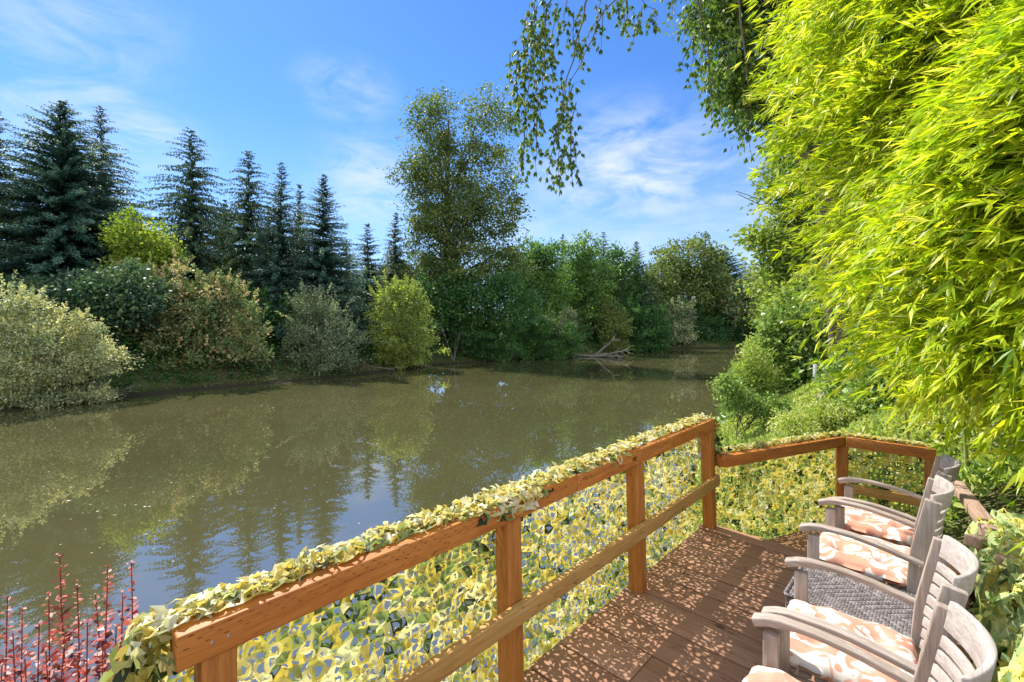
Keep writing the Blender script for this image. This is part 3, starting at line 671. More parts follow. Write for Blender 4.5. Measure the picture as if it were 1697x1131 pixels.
# ------------------------------------------------------------------ near bank vegetation
def keep_near(a, b, ex=None):
    def f(x, y):
        d = sdist(x, y, near, 1); u = x*U[0]+y*U[1]; v = x*V[0]+y*V[1]
        deck = ((u > -1.75) & (u < .75) & (v < 6.1)) | ((u > 0) & (u < 3.0) & (v < 7.2))
        k = (d > a) & (d < b) & ~deck
        return k
    return f
def mound_near(x, y):
    return .35+.25*np.sin(x*1.1)*np.cos(y*.8)+.12*np.sin(x*3+y*2)
scatter_bank('weeds', 'sunlit yellow green weeds covering the slope beyond the deck', 120000, (-2, 16, 3.0, 24), keep_near(.2, 4.5), LM['weed'], mound_near, .11, .045, tb=(.15, 1), upb=.9, droop=0)
scatter_bank('slope_plants', 'green leafy ground plants on the near bank further along the river', 60000, (6, 60, 16, 80), keep_near(.1, 12), LM['ivy'], lambda x, y: .9+.4*np.sin(x)*np.cos(y), .26, .16, upb=.6, droop=.1)
GN = 'shrubs on the near bank'
bush('leafy_shrub', 'rounded dark leafed shrub nearest the water, just above the deck corner', 'shrub', 1222, 13.5, [(1225, 662, 30, 16), (1204, 640, 14, 12), (1255, 672, 34, 14), (1290, 680, 26, 12)], LM['ivy'], GN, nclump=130, per=60, rc=.26, L=.10, Wd=.05, tb=(.2, .9), r0=.012, hollow=.1)
bush('feathery_shrub', 'bright green feathery upright shrub at the water edge', 'shrub', 1252, 16.5, [(1248, 590, 13, 28), (1240, 625, 20, 28), (1264, 630, 22, 34), (1250, 650, 26, 24)], LM['weed'], GN, nclump=120, per=80, rc=.36, L=.13, Wd=.04, tb=(.2, .75), r0=.02, droop=-.4)
bush('leafy_shrub', 'large sunlit leafy shrub mass in front of the tall near bank tree', 'shrub', 1330, 17.5, [(1300, 570, 42, 44), (1345, 545, 48, 50), (1385, 560, 44, 50), (1320, 610, 50, 34), (1370, 600, 40, 36)], LM['ivy'], GN, nclump=420, per=80, rc=.35, L=.17, Wd=.12, tb=(.25, .95), r0=.04)
bush('leafy_shrub', 'yellowish leafy shrub climbing the slope behind the wooden stake', 'shrub', 1400, 19.5, [(1370, 490, 50, 44), (1420, 500, 50, 60), (1330, 500, 34, 30), (1440, 570, 50, 60)], LM['sunny'], GN, nclump=340, per=80, rc=.45, L=.18, Wd=.12, tb=(.3, 1), r0=.04)
bush('leafy_shrub', 'dense ivy covered mound under the bamboo tips', 'shrub', 1450, 11.5, [(1430, 640, 60, 40), (1490, 640, 70, 50), (1460, 690, 60, 30), (1540, 640, 60, 60), (1400, 690, 36, 20)], LM['ivy'], GN, nclump=420, per=80, rc=.25, L=.11, Wd=.09, tb=(.2, 1), r0=.03)
bush('leafy_shrub', 'low yellow flowering weeds shrub above the angled rail', 'shrub', 1345, 9.0, [(1330, 705, 40, 16), (1380, 690, 40, 22), (1420, 700, 30, 22)], LM['weed'], GN, nclump=160, per=80, rc=.16, L=.06, Wd=.03, tb=(.4, 1), r0=.012)
bush('leafy_shrub', 'broad dark bush behind the bamboo and beyond the angled rail', 'shrub', 1560, 8.5, [(1540, 620, 110, 80), (1620, 560, 120, 110), (1680, 640, 100, 90)], LM['ivy'], GN, nclump=420, per=80, rc=.3, L=.13, Wd=.09, tb=(.1, .8), r0=.03)
# trees on the near bank
GT = 'tall trees on the near bank'
btree('leafy_tree', 'tall sunlit leafy tree at the left edge of the near bank growth', 'deciduous tree', 1340, 25,
      [(1310, 330, 46, 60), (1350, 260, 60, 80), (1300, 420, 42, 50), (1345, 440, 56, 60), (1400, 380, 60, 80), (1270, 400, 22, 30), (1420, 200, 80, 110), (1290, 470, 34, 30)],
      LM['sunny'], nclump=520, per=75, rc=.8, L=.26, Wd=.17, r0=.3, group=GT, hollow=.4, tb=(.15, .95), nlimb=60)
btree('leafy_tree', 'dark leafy tree rising out of the top of the picture behind the bamboo', 'deciduous tree', 1400, 13,
      [(1200, 40, 40, 60), (1215, 120, 30, 50), (1300, 60, 100, 130), (1250, 180, 30, 40), (1300, 190, 40, 70), (1450, 100, 130, 200), (1240, -60, 120, 90)],
      LM['hang'], nclump=620, per=70, rc=.5, L=.17, Wd=.09, r0=.25, group=GT, hollow=.45, tb=(.15, .85), nlimb=70, droop=.6)
btree('leafy_tree', 'small bright green tree between the tall tree and the pale maple', 'deciduous tree', 1310, 40,
      [(1300, 500, 30, 28), (1325, 480, 26, 24), (1290, 530, 30, 24)], LM['yellowgreen'], nclump=120, per=70, rc=.8, L=.28, Wd=.2, group=GT, tb=(0, .5))

# overhanging branch: hangs into the sky from a tree whose trunk stands right of the bamboo
root = empty('overhanging_branch', (6.5, 3.0, H1(6.5, 3.0)), 0, 'leafy branches hanging down into the blue sky at the top', 'tree')
base = np.array([6.5, 3.0, H1(6.5, 3.0)])
tk = MB(); lf = MB()
D0 = 6.2
def ov(px, py, d=D0): return px2w(px, py, d)-base
tkp = np.array([(0, 0, 0), (-.1, .3, 2.5), (-.4, .9, 5), (-1.0, 1.8, 7.2)]); tk.tube(tkp, [.22, .19, .15, .1], 8)
hub = ov(1180, -180, 6.0); tk.tube(np.array([tkp[-1], (tkp[-1]+hub)/2+[0, 0, .3], hub]), [.1, .07, .045], 7)
mains = [([(1180, -180), (1060, -110), (975, -10), (960, 60), (938, 150), (930, 190)], .022),
         ([(1180, -180), (1080, -60), (1000, 20), (985, 60), (965, 100), (945, 135)], .018),
         ([(1060, -110), (960, -60), (905, 10), (900, 60), (880, 120), (872, 180)], .016),
         ([(1180, -180), (1150, -80), (1160, 20), (1175, 90), (1180, 160)], .02),
         ([(1060, -110), (1030, -40), (1075, 10), (1090, 20)], .012),
         ([(1180, -180), (1220, -60), (1230, 60), (1245, 170), (1240, 240)], .02)]
def resample(p, n):
    p = np.array(p, float); d = np.r_[0, np.cumsum(np.linalg.norm(np.diff(p, axis=0), axis=1))]
    s = np.linspace(0, d[-1], n); return np.stack([np.interp(s, d, p[:, i]) for i in range(p.shape[1])], 1)
twigs = []
for pts, r in mains:
    rp = resample(pts, 16)
    dz = np.linspace(0, rng.uniform(-.4, .4), 16)
    P3 = np.array([ov(a, b_, D0+k) for (a, b_), k in zip(rp, dz)])
    P3 += rng.normal(0, .012, P3.shape); tk.tube(P3, np.linspace(r, r*.25, 16), 5)
# drooping leaf twigs: start (px,py) and length px
tw = [(865, 60, 130), (880, 110, 100), (860, 85, 90), (905, 60, 110), (872, 180, 120), (885, 170, 90), (930, 190, 130), (938, 150, 90), (945, 200, 110), (925, 190, 140), (935, 240, 90),
      (912, 20, 90), (890, 10, 100), (960, 60, 60), (985, 40, 60), (1000, 20, 60), (965, 10, 60), (1040, -10, 60), (1065, 10, 70), (1085, 15, 60), (1020, -10, 60), (940, 0, 50), (1050, 20, 60),
      (925, 60, 60), (900, 100, 90), (895, 150, 70), (868, 150, 90), (955, 170, 60), (945, 130, 70), (1115, -30, 60), (1175, 90, 110), (1165, 40, 90), (1180, 120, 80), (1160, 0, 80), (1190, 150, 60), (1240, 200, 70), (1235, 150, 80), (1225, 60, 90),
      (950, 230, 90), (890, 200, 90), (870, 210, 60), (930, 260, 60), (1150, 10, 60), (1210, 30, 110), (880, 40, 80), (875, 20, 50), (845, 90, 60), (900, -20, 110), (925, 5, 100), (880, 30, 120), (915, 90, 70), (950, 20, 70), (855, 120, 80), (870, 240, 60), (905, 40, 100), (885, -10, 90), (895, 80, 90), (1000, -20, 70), (1030, 0, 60), (860, 160, 70), (950, 140, 80), (930, 120, 60), (1200, 90, 80), (1170, 60, 100), (1150, 60, 50)]
for (a, b_, Lp) in tw:
    d = D0+rng.uniform(-.5, .5); m = d/F; L = Lp*m*rng.uniform(.85, 1.05)
    st = ov(a, b_, d); sway = rng.normal(0, .18, 2)+np.array([-.12, 0])
    s = np.linspace(0, 1, 9)[:, None]
    p = st+np.concatenate([sway[0]*L*s**1.0, sway[1]*L*s, -L*s**1.05], 1)+rng.normal(0, .01, (9, 3))*s
    tk.tube(p, np.linspace(.007, .002, 9), 4)
    nn = max(4, int(L/.046)); f = (np.arange(nn)+rng.random(nn)*.7)/nn; per_ = 9
    nd = np.stack([np.interp(f, s[:, 0], p[:, i]) for i in range(3)], 1)
    so_ = runit(nn)*rng.uniform(.01, .14, nn)[:, None]; so_[:, 2] = -np.abs(so_[:, 2])*.4
    for q_ in range(0, nn, 2): tk.tube(np.array([nd[q_], nd[q_]+so_[q_]*.6+[0, 0, .004], nd[q_]+so_[q_]]), [.002, .0017, .001], 3)
    nd = nd+so_; ii = np.repeat(np.arange(nn), per_); aa = rng.random(len(ii))*6.283; sp_2 = rng.uniform(.15, .75, len(ii))
    dv = np.stack([np.cos(aa)*sp_2, np.sin(aa)*sp_2, -np.ones(len(ii))*.9], 1)+so_[ii]*5
    ct = rng.uniform(.0, .9, nn)[ii]
    lf.leaves(nd[ii]+rng.normal(0, .006, (len(ii), 3)), dv, runit(len(ii)), rng.uniform(.055, .092, len(ii)), rng.uniform(.02, .031, len(ii)), np.clip(ct+rng.normal(0, .15, len(ii)), 0, 1), bend=.06)
tk.build('trunk', M_bark, root, True); lf.build('foliage', LM['hang'], root)

# ------------------------------------------------------------------ bamboo
def in_poly(px, py, poly):
    c = np.zeros(len(px), bool); j = len(poly)-1
    for i in range(len(poly)):
        xi, yi = poly[i]; xj, yj = poly[j]
        k = ((yi > py) != (yj > py)) & (px < (xj-xi)*(py-yi)/(yj-yi+1e-9)+xi); c ^= k; j = i
    return c
culms = []
bases = [(4.9, 2.2), (5.5, 3.0), (5.0, 3.9), (5.8, 4.6), (5.3, 5.4), (6.2, 6.0), (5.9, 6.9), (6.8, 5.2), (7.0, 7.4), (4.6, 1.4), (7.6, 6.4), (6.3, 3.8)]
poly = [(1290, -150), (1290, 40), (1275, 130), (1325, 190), (1335, 270), (1330, 330), (1390, 400), (1390, 500), (1450, 560), (1510, 610), (1570, 650), (1640, 690), (1720, 725), (1950, 770), (1950, -150)]
N0 = 26000
px = rng.uniform(1190, 1950, N0); py = rng.uniform(-150, 870, N0)
k = in_poly(px, py, poly); px, py = px[k], py[k]
z_rel = (535-py)/F
# hedge face: how far right (x) the foliage surface stands at each height
def face_x(z, y): return np.interp(z, [0, .6, 1.2, 2.2, 3.2, 4.5], [3.6, 3.35, 3.05, 2.9, 2.9, 3.05])+.16*np.sin(y*2.3+z*1.7)
d = np.full(len(px), 4.0)
for it in range(12):
    z = HC+z_rel*d; fx = face_x(z, d); d = np.clip(.5*d+.5*fx/((px-848.5)/F), 1.7, 8.5)
d = d*(1+rng.exponential(.13, len(px)))
sel = rng.random(len(px)) < np.clip((d/4.0)**-1.0*.30, .07, .6)*np.clip(.62+.62*np.sin(px*.021+2.2*np.sin(py*.017+d))*np.sin(py*.026+1.7*np.sin(px*.013)+d*2), .10, 1.2)
px, py, d = px[sel], py[sel], d[sel]
PC = np.stack([(px-848.5)/F*d, d, HC+(535-py)/F*d], 1)
ok = (PC[:, 2] > height(PC[:, 0], PC[:, 1])+.05) & ~((PC[:, 0]*U[0]+PC[:, 1]*U[1] < .35) & (PC[:, 2] < 1.25)); tip_ = PC+np.array([-.36, .02, -.40])
ok &= ~((tip_[:, 0]*U[0]+tip_[:, 1]*U[1] < .45) & (tip_[:, 2] < 1.2)) & (tip_[:, 2] > height(tip_[:, 0], tip_[:, 1])); PC = PC[ok]
# the depth of the thicket behind its lit face, and its side beyond the frame
nv = 1500; vx, vy = rng.uniform(3.3, 7.2, nv), rng.uniform(.6, 8.2, nv); vz = rng.uniform(1.3, 4.9, nv)
PV = np.stack([vx, vy, vz], 1); PV = PV[(vx > 3.25+.35*np.abs(vz-3)) & (vx > .80*vy+.25) & ((vx-5.2)**2/5.0+(vy-4.4)**2/15.0 < 1)]; PC = np.concatenate([PC, PV])
bs = np.array(bases)
croot = []
for i, (bx, by) in enumerate(bases):
    z0 = H1(bx, by); 
    hgt = rng.uniform(4.2, 5.2); s = np.linspace(0, 1, 12)
    lean = np.array([-(bx-2.9)*.85, rng.uniform(-.5, .3)])
    p = np.stack([lean[0]*s**2.2, lean[1]*s**2, hgt*(s-.18*s**3)], 1)
    culms.append((np.array([bx, by, z0]), p))
# every spray goes to the culm whose curve is nearest
dist = np.stack([np.min(np.linalg.norm(PC[:, None]-(b+p)[None], axis=2), axis=1) for b, p in culms], 1)
own = dist.argmin(1)
blabels = ['bamboo culm nearest the camera at the right edge', 'bamboo culm arching over the chairs from the right edge', 'bamboo culm hanging over the landscape timbers', 'bamboo culm in the middle of the clump behind the chairs',
           'bamboo culm whose leaves hang behind the angled rail end', 'bamboo culm with leaf tips over the ivy mound', 'bamboo culm at the left side of the clump by the tall tree', 'bamboo culm deep inside the clump behind the middle culms',
           'farthest bamboo culm, at the back left of the clump', 'bamboo culm just outside the right edge with leaves reaching in', 'bamboo culm at the back of the clump behind the far culms', 'bamboo culm behind the nearest culms in the right of the clump']
for i, (b, p) in enumerate(culms):
    root = empty('bamboo_plant', b, 0, blabels[i], 'bamboo', 'bamboo culms right of the deck')
    st = MB(); st.tube(p, np.linspace(.022, .006, 12), 6)
    for f in np.arange(.05, .95, .07):      # node rings
        c = np.stack([np.interp(f, np.linspace(0, 1, 12), p[:, j]) for j in range(3)]); st.tube(np.array([c-[0, 0, .006], c+[0, 0, .006]]), .026*(1-f*.6), 6)
    mine = PC[own == i]-b
    lf = MB(); n = len(mine)
    if n:
        # branchlet axis: out towards the river and drooping
        w0 = mine+b
        ax = np.array([-.86, .05, -.36])+rng.normal(0, .15, (n, 3))
        ax[:, 2] += .22*np.sin(w0[:, 1]*2.1+w0[:, 2]*3.3); ax[:, 1] += .3*np.sin(w0[:, 2]*2.7+w0[:, 0]*4); ax /= np.linalg.norm(ax, axis=1, keepdims=True)
        Ls = rng.uniform(.5, 1.15, n)
        nt_ = 9; fan = 5
        idx = np.repeat(np.arange(n), nt_*fan)
        node = np.tile(np.repeat(np.arange(nt_), fan), n); fk = np.tile(np.arange(fan), n*nt_)
        sidev = np.cross(ax, [0, 0, 1.]); sidev /= np.linalg.norm(sidev, axis=1, keepdims=True)
        upv = np.cross(sidev, ax)
        rt = rng.normal(0, 1, (n, nt_)); sgn_ = np.where((np.arange(nt_) % 2 == 0)[None], 1, -1)*rng.uniform(.2, .6, (n, nt_)); sgn_[:, -1] *= .2
        tw_ = ax[:, None]+sidev[:, None]*sgn_[..., None]+upv[:, None]*(rt*.35)[..., None]; tw_ /= np.linalg.norm(tw_, axis=2, keepdims=True)
        fpos = ((np.arange(nt_)+.6)/nt_)[None]+rng.normal(0, .05, (n, nt_))
        tipb = mine[:, None]+ax[:, None]*(Ls[:, None]*(fpos-.5))[..., None]+tw_*(.085*(1.1-.5*fpos))[..., None]; tipb[..., 2] -= .26*Ls[:, None]*fpos**2.2
        T0 = tw_[idx, node]; spread_ = (fk-(fan-1)/2)*rng.uniform(.16, .4, (n, nt_))[idx, node]+rng.normal(0, .12, len(idx))
        S0 = sidev[idx]*np.cos(rt[idx, node])[:, None]+upv[idx]*np.sin(rt[idx, node])[:, None]
        D = T0*np.cos(spread_)[:, None]+S0*np.sin(spread_)[:, None]+rng.normal(0, .10, (len(idx), 3)); D[:, 2] -= .14
        Pb = tipb[idx, node]-T0*rng.uniform(0, .05, len(idx))[:, None]
        N = np.array([.1, -.1, 1.])+rng.normal(0, .5, (len(idx), 3))
        L = rng.uniform(.085, .17, len(idx))*np.where(fk == fan//2, 1.15, .95); tt = np.clip(rng.beta(3.0, 2.0, len(idx))*.75+rng.normal(0, .18, n)[idx]+.14, 0, .95); tt[rng.random(len(idx)) < .025] = 1
        lf.leaves(Pb, D, N, L, L*rng.uniform(.10, .155, len(idx)), tt, wide=.38, bend=.05)
        for j in range(0, n, 2):
            a = mine[j]-ax[j]*Ls[j]*.6; c = mine[j]+ax[j]*Ls[j]*.5; c[2] -= .24*Ls[j]
            st.tube(np.array([a, mine[j]-[0, 0, .05*Ls[j]], c]), [.004, .003, .001], 4)
        # side branches from the culm to a share of the sprays
        cp = p
        for j in rng.choice(n, min(n, 60), replace=False):
            kk = np.argmin(np.linalg.norm(cp-mine[j], axis=1)); kk = max(1, kk-2); a = cp[kk]; c = mine[j]
            st.tube(np.array([a, (a+c)/2+[0, 0, .08*np.linalg.norm(c-a)], c]), [.007, .005, .0025], 4)
        lf.build('foliage', LM['bamboo'], root)
    st.build('culm', M_culm, root, True)

# leaf litter under the bamboo
mb = MB(); n = 9000
u = .45+3.2*rng.random(n); v = 1.5+6*rng.random(n); x = u*U[0]+v*V[0]; y = u*U[1]+v*V[1]
P = np.stack([x, y, height(x, y)+.01+.03*rng.random(n)], 1); D = runit(n); D[:, 2] *= .3
mb.leaves(P, D, runit(n)*.5+[0, 0, 1], rng.uniform(.05, .13, n), rng.uniform(.012, .03, n), rng.random(n), bend=.08)
tag(mb.build('leaf_litter', LM['litter']), 'dry tan bamboo leaf litter and mulch on the ground', 'leaf litter', kind='stuff')

# ------------------------------------------------------------------ deck
LEAN = math.tan(math.radians(1.6))
UF = -1.522                        # inner face of the river fence
def beam(name, a, b, w, h, m, parent, bev=.004, roll=0, side=None):
    """beam between world points a, b; its own x runs along it; w horizontal, h vertical"""
    a = np.array(a, float); b = np.array(b, float); d = b-a; L = np.linalg.norm(d); ex = d/L
    ey = np.cross([0, 0, 1.], ex) if abs(ex[2]) < .95 else np.array(U)
    ey /= np.linalg.norm(ey); ez = np.cross(ex, ey)
    nseg = max(1, int(L/.15)); mb = MB(); mb.box((0, 0, 0), (L, w, h)); 
    o = mb.build(name, m, None); bevel_obj(o, bev)
    Mx = Matrix([[ex[0], ey[0], ez[0], (a[0]+b[0])/2], [ex[1], ey[1], ez[1], (a[1]+b[1])/2], [ex[2], ey[2], ez[2], (a[2]+b[2])/2], [0, 0, 0, 1]])
    if parent is not None:
        o.parent = parent; o.matrix_local = parent_inv(parent) @ Mx
    else: o.matrix_world = Mx; o.matrix_local = Mx
    return o
def parent_inv(p):
    M = Matrix.Translation(p.location) @ Matrix.Rotation(p.rotation_euler.z, 4, 'Z')
    return M.inverted()
def post(name, u, v, z0, z1, parent, w=.09, m=M_post, rz=0, lean=0.0):
    mb = MB(); mb.box((0, 0, 0), (w, w, z1-z0)); o = mb.build(name, m, None); bevel_obj(o, .005)
    c = W3(u-lean*(z0+z1)/2, v, (z0+z1)/2)
    o.parent = parent
    o.matrix_local = parent_inv(parent) @ Matrix.Translation(c) @ Matrix.Rotation(ROTZ+rz, 4, 'Z') @ Matrix.Rotation(-math.atan(lean), 4, 'Y')
    return o
deck = empty('wooden_deck', W3(-.6, 1.6, 0), ROTZ, 'brown plank deck dappled with net shadow under the chairs', 'deck')
seams = [-1.3, -1.04, -.78, -.52, -.26, 0, .27, .53, .8, 1.07, 1.34, 1.60, 1.87, 2.13, 2.40, 2.66, 2.93, 3.18, 3.43, 3.68, 3.93, 4.165]
# deck local frame: x = u+.6, y = v-1.6
mb = MB(); 
for i, (v0, v1) in enumerate(zip(seams[:-1], seams[1:])):
    g = .004; segs = [(-1.64, .08)]
    if i in (4, 7, 10, 13, 17): segs = [(-1.64, -1.2-.002), (-1.2+.002, .08)] if i in (13, 7) else [(-1.64, -.45), (-.446, .08)]
    for (a, b_) in segs:
        mb.box(((a+b_)/2+.6, (v0+v1)/2-1.6, -.019+rng.normal(0, .0008)), (b_-a, v1-v0-2*g-.005, .038), None, rng.random())
o = mb.build('decking', M_deck, deck); bevel_obj(o, .004, 2)
mb = MB(); mb.box((-.78+.6, 4.245-1.6, -.012), (1.72, .15, .05), None, .3); bevel_obj(mb.build('edge_board', M_deck, deck), .005)
mb = MB()
for uu in (-1.55, -1.0, -.45, .03): mb.box((uu+.6, 1.45-1.6, -.14), (.04, 5.5, .19), None, rng.random())
mb.box((-.78+.6, 4.28-1.6, -.14), (1.7, .04, .19), None, .2)
mb.build('joists', M_post, deck)
for (uu, vv) in ((-1.5, -1), (-1.5, 1.6), (-1.5, 4.1), (.0, 4.1), (.0, 1.6)):
    c = W3(uu, vv, 0); zz = H1(c[0], c[1])-.2; mb = MB(); mb.box((uu+.6, vv-1.6, (zz-.04)/2-.1), (.1, .1, -.05-zz)); mb.build('support_post', M_post, deck)
# lower platform beyond the edge board
A4 = (-1.508, 4.30); B5 = (-.831, 5.889)
low = empty('lower_platform', W3(-.4, 5.0, -.25), ROTZ, 'small lower plank platform behind the far chair, one step down', 'deck')
mb = MB(); vs = np.arange(4.33, 5.95, .145)
for v0, v1 in zip(vs[:-1], vs[1:]):
    f = lambda v: A4[0]+(v-A4[1])/(B5[1]-A4[1])*(B5[0]-A4[0])-.05
    ua, ub = f(v0), f(v1); g = .004; t_ = rng.random()
    vv = [(ua, v0+g), (.1, v0+g), (.1, v1-g), (ub, v1-g)]
    vt = [(a+.4, b_-5.0, 0) for a, b_ in vv]+[(a+.4, b_-5.0, -.038) for a, b_ in vv]
    mb.add(vt, [[0, 1, 2, 3], [7, 6, 5, 4], [0, 4, 5, 1], [1, 5, 6, 2], [2, 6, 7, 3], [3, 7, 4, 0]], t_)
mb.build('decking', M_deck, low)
mb = MB(); mb.box((0, 0, -.14), (.04, 1.6, .19)); mb.box((.4, 0, -.14), (.04, 1.6, .19)); mb.build('joists', M_post, low)

# ------------------------------------------------------------------ railing
rail = empty('deck_railing', W3(UF, 2.9, 0), ROTZ, 'reddish brown timber railing around the river side of the deck', 'railing')
UP = UF-.05
def lu(z): return -LEAN*z
for vv in (.40, 1.66, 2.93, 4.245):
    post('post', UP, vv, -.6, .878, rail, .092, lean=LEAN)
zt = .972; hh = .098
e0 = W3(UF-.043+lu(.92), .295, zt-hh/2); e1 = W3(UF-.043+lu(.92), 4.30, zt-hh/2)
m1 = e0+(e1-e0)*.47
beam('top_rail', e0, m1, .09, hh, M_rail, rail, .005); beam('top_rail', m1+(e1-m1)*.002, e1, .09, hh, M_rail, rail, .005)
beam('mid_rail', W3(UF+.021+lu(.45), -.2, .437), W3(UF+.021+lu(.45), 4.28, .437), .038, .09, M_midrail, rail)
# angled lower rails
a = W3(A4[0]+.02, A4[1]-.03, .61); b = W3(B5[0], B5[1], .61)
beam('top_rail', a, b, .09, .10, M_rail, rail, .005)
c_ = W3(-.10, 5.889, .61); beam('top_rail', b+np.array(U)*.05, c_+np.array(U)*.0, .09, .10, M_rail, rail, .005)
post('post', B5[0], B5[1]+.0, -.7, .558, rail, .10, rz=.3)
post('post', -.14, 5.90, -.7, .558, rail, .09)
beam('mid_rail', W3(B5[0]+.05, B5[1]-.065, .15), W3(-.1, 5.889-.065, .15), .038, .09, M_midrail, rail)

for vv, zz, uu in [(v_+dv_, z_, u_) for v_ in (.40, 1.66, 2.93, 4.225) for dv_ in (-.02, .022) for z_, u_ in ((.93, UF+.0035), (.445, UF+.0415))]:
    mb = MB(); mb.tube(np.array([(-.002, 0, 0), (.0, 0, 0), (.0016, 0, 0)]), [.005, .005, .001], 8); sc_o = mb.build('screw', M_metal, rail)
    sc_o.matrix_local = parent_inv(rail) @ Matrix.Translation(W3(uu+lu(zz), vv, zz+.012*math.sin(vv*9+zz))) @ Matrix.Rotation(ROTZ, 4, 'Z')
# ------------------------------------------------------------------ camouflage nets
def netgrid(mb, pos, nrm, ns, nt, cell, tintf, hole=.60, amp=.010, flap=1.0, fill=.14, keep=None):
    """pos(s,t)->(n,3); a cloth web: every cell is an eight-sided ring round a hole, the cut-out flap curls out of it"""
    I, J = np.meshgrid(np.arange(2*ns+1), np.arange(2*nt+1), indexing='ij')
    big = ((I % 2 == 0) & (J % 2 == 0))
    js = rng.uniform(-.3, .3, I.shape); jt = rng.uniform(-.3, .3, I.shape)
    def spread(a):
        c = a[::2, ::2]; o = np.zeros_like(a); o[::2, ::2] = c
        o[1::2, ::2] = (c[:-1]+c[1:])/2; o[::2, 1::2] = (c[:, :-1]+c[:, 1:])/2; o[1::2, 1::2] = (c[:-1, :-1]+c[1:, 1:])/2
        return o
    js = spread(js)+rng.uniform(-.13, .13, I.shape)*~big; jt = spread(jt)+rng.uniform(-.13, .13, I.shape)*~big
    s = (I/2+js+.25*np.sin(J*math.pi/2+.5))*cell; t = (J/2+jt)*cell
    P = pos(s.ravel(), t.ravel()); Nn = nrm(s.ravel(), t.ravel())
    P = P+Nn*(spread(rng.normal(0, amp, I.shape))+rng.normal(0, amp*.3, I.shape)).reshape(-1, 1)
    K = np.arange(I.size).reshape(I.shape)
    a0 = K[:-2:2, :-2:2]; 
    c = np.stack([a0, K[1:-1:2, :-2:2], K[2::2, :-2:2], K[2::2, 1:-1:2], K[2::2, 2::2], K[1:-1:2, 2::2], K[:-2:2, 2::2], K[:-2:2, 1:-1:2]], -1).reshape(-1, 8)
    sc, tcn = s.ravel()[c].mean(1), t.ravel()[c].mean(1)
    if keep is not None:
        kk = keep(sc, tcn); c = c[kk]; sc, tcn = sc[kk], tcn[kk]
    n = len(c); corners = P[c]; ctr = corners.mean(1, keepdims=True)+rng.normal(0, cell*.05, (n, 1, 3))
    fn = Nn[c].mean(1)
    h = rng.uniform(hole-.12, hole+.12, (n, 1, 1)); h = np.where(rng.random((n, 1, 1)) < fill, .15, h)
    hk = np.tile(np.array([.88, 1.1]), 4)[None, :, None]*rng.uniform(.88, 1.12, (n, 8, 1))
    inner = ctr+(corners-ctr)*np.minimum(h*hk, .9)+fn[:, None]*rng.normal(0, amp*.45, (n, 8, 1))
    e = rng.integers(0, 4, n)*2; ar = np.arange(n)
    hp = [inner[ar, (e+k) % 8] for k in range(3)]; op = [inner[ar, (e+6-k) % 8] for k in range(3)]
    dv = (op[1]-hp[1]); dl = np.linalg.norm(dv, axis=1)+1e-6; dvu = dv/dl[:, None]
    L = (np.maximum(dl, cell*.5)*rng.uniform(.6, 1.15, n)*flap)[:, None]
    ang = rng.uniform(.35, 1.1, n)*rng.choice([1, -1], n); curl = rng.uniform(.2, 1.4, n)*np.sign(ang)
    dA = dvu*np.cos(ang)[:, None]+fn*np.sin(ang)[:, None]; dB = dvu*np.cos(ang+curl)[:, None]+fn*np.sin(ang+curl)[:, None]
    m1 = [hp[k]+dA*L*.5*(1+.15*(k == 1)) for k in range(3)]
    tip = (m1[0]+m1[2])/2+dB*L*.5
    m2 = [m1[k]*.45+((m1[0]+m1[2])/2)*.55+dB*L*.5+rng.normal(0, cell*.04, (n, 3)) for k in range(3)]
    v = np.concatenate([corners, inner]+[x[:, None] for x in m1+m2], 1).reshape(-1, 3)
    o = (np.arange(n)*22)
    qs = [np.stack([o+i, o+(i+1) % 8, o+8+(i+1) % 8, o+8+i], 1) for i in range(8)]
    for k in range(2):
        qs.append(np.stack([o+8+(e+k) % 8, o+8+(e+k+1) % 8, o+17+k, o+16+k], 1))
        qs.append(np.stack([o+16+k, o+17+k, o+20+k, o+19+k], 1))
    tt = tintf(sc, tcn); sh = [np.clip(tt+rng.normal(0, .09, n), 0, 1) for _ in range(3)]
    mb.add(v, np.concatenate(qs), np.concatenate([sh[(k//3) % 3] for k in range(8)]+[sh[1]]*4))
def camo_tint(s, t):
    r = rng.random(len(s))
    base = .62+.2*np.sin(s*5.3+1.7*np.sin(t*6))*np.cos(t*4.1+1.3*np.sin(s*3.1))+rng.normal(0, .27, len(s))
    base = np.where(r < .05, .0, base); return np.clip(base, 0, 1)
# profile over the rail: t from bottom outside, up, over the top, a little down the front
def make_profile(zb_, zt_, uo, ui, zf):
    pts = np.array([(uo-.03, zb_), (uo-.045, zb_*.5+zt_*.5), (uo-.015, zt_-.05), (uo, zt_+.012), ((uo+ui)/2, zt_+.022), (ui-.012, zt_+.014), (ui+.012, zt_-.004), (ui+.02, zf)])
    d = np.r_[0, np.cumsum(np.linalg.norm(np.diff(pts, axis=0), axis=1))]; return pts, d
pts1, d1 = make_profile(-.42, zt, UF-.135, UF+.0, zt-.10)
def bill(s, t): return .022*np.sin(s*4.0+t*3)*np.sin(t*5+.5*s)+.008*np.sin(s*17+t*9)
def pos1(s, t):
    u = np.interp(t, d1, pts1[:, 0]); z = np.interp(t, d1, pts1[:, 1]); 
    u = u+lu(z)+bill(s, t)*np.clip((1.2-t)*3, 0, 1)
    extra = np.maximum(t-d1[-1], 0); z = z-extra
    v = .215+s
    return U*u[:, None]+V*v[:, None]+np.stack([0*z, 0*z, z], 1)
def nrm1(s, t):
    a = np.interp(t, [d1[2], d1[4], d1[6]], [0, 1, 2])
    ang = a*math.pi/2
    return -U*np.cos(ang)[:, None]+np.array([0, 0, 1.])*np.sin(ang)[:, None]
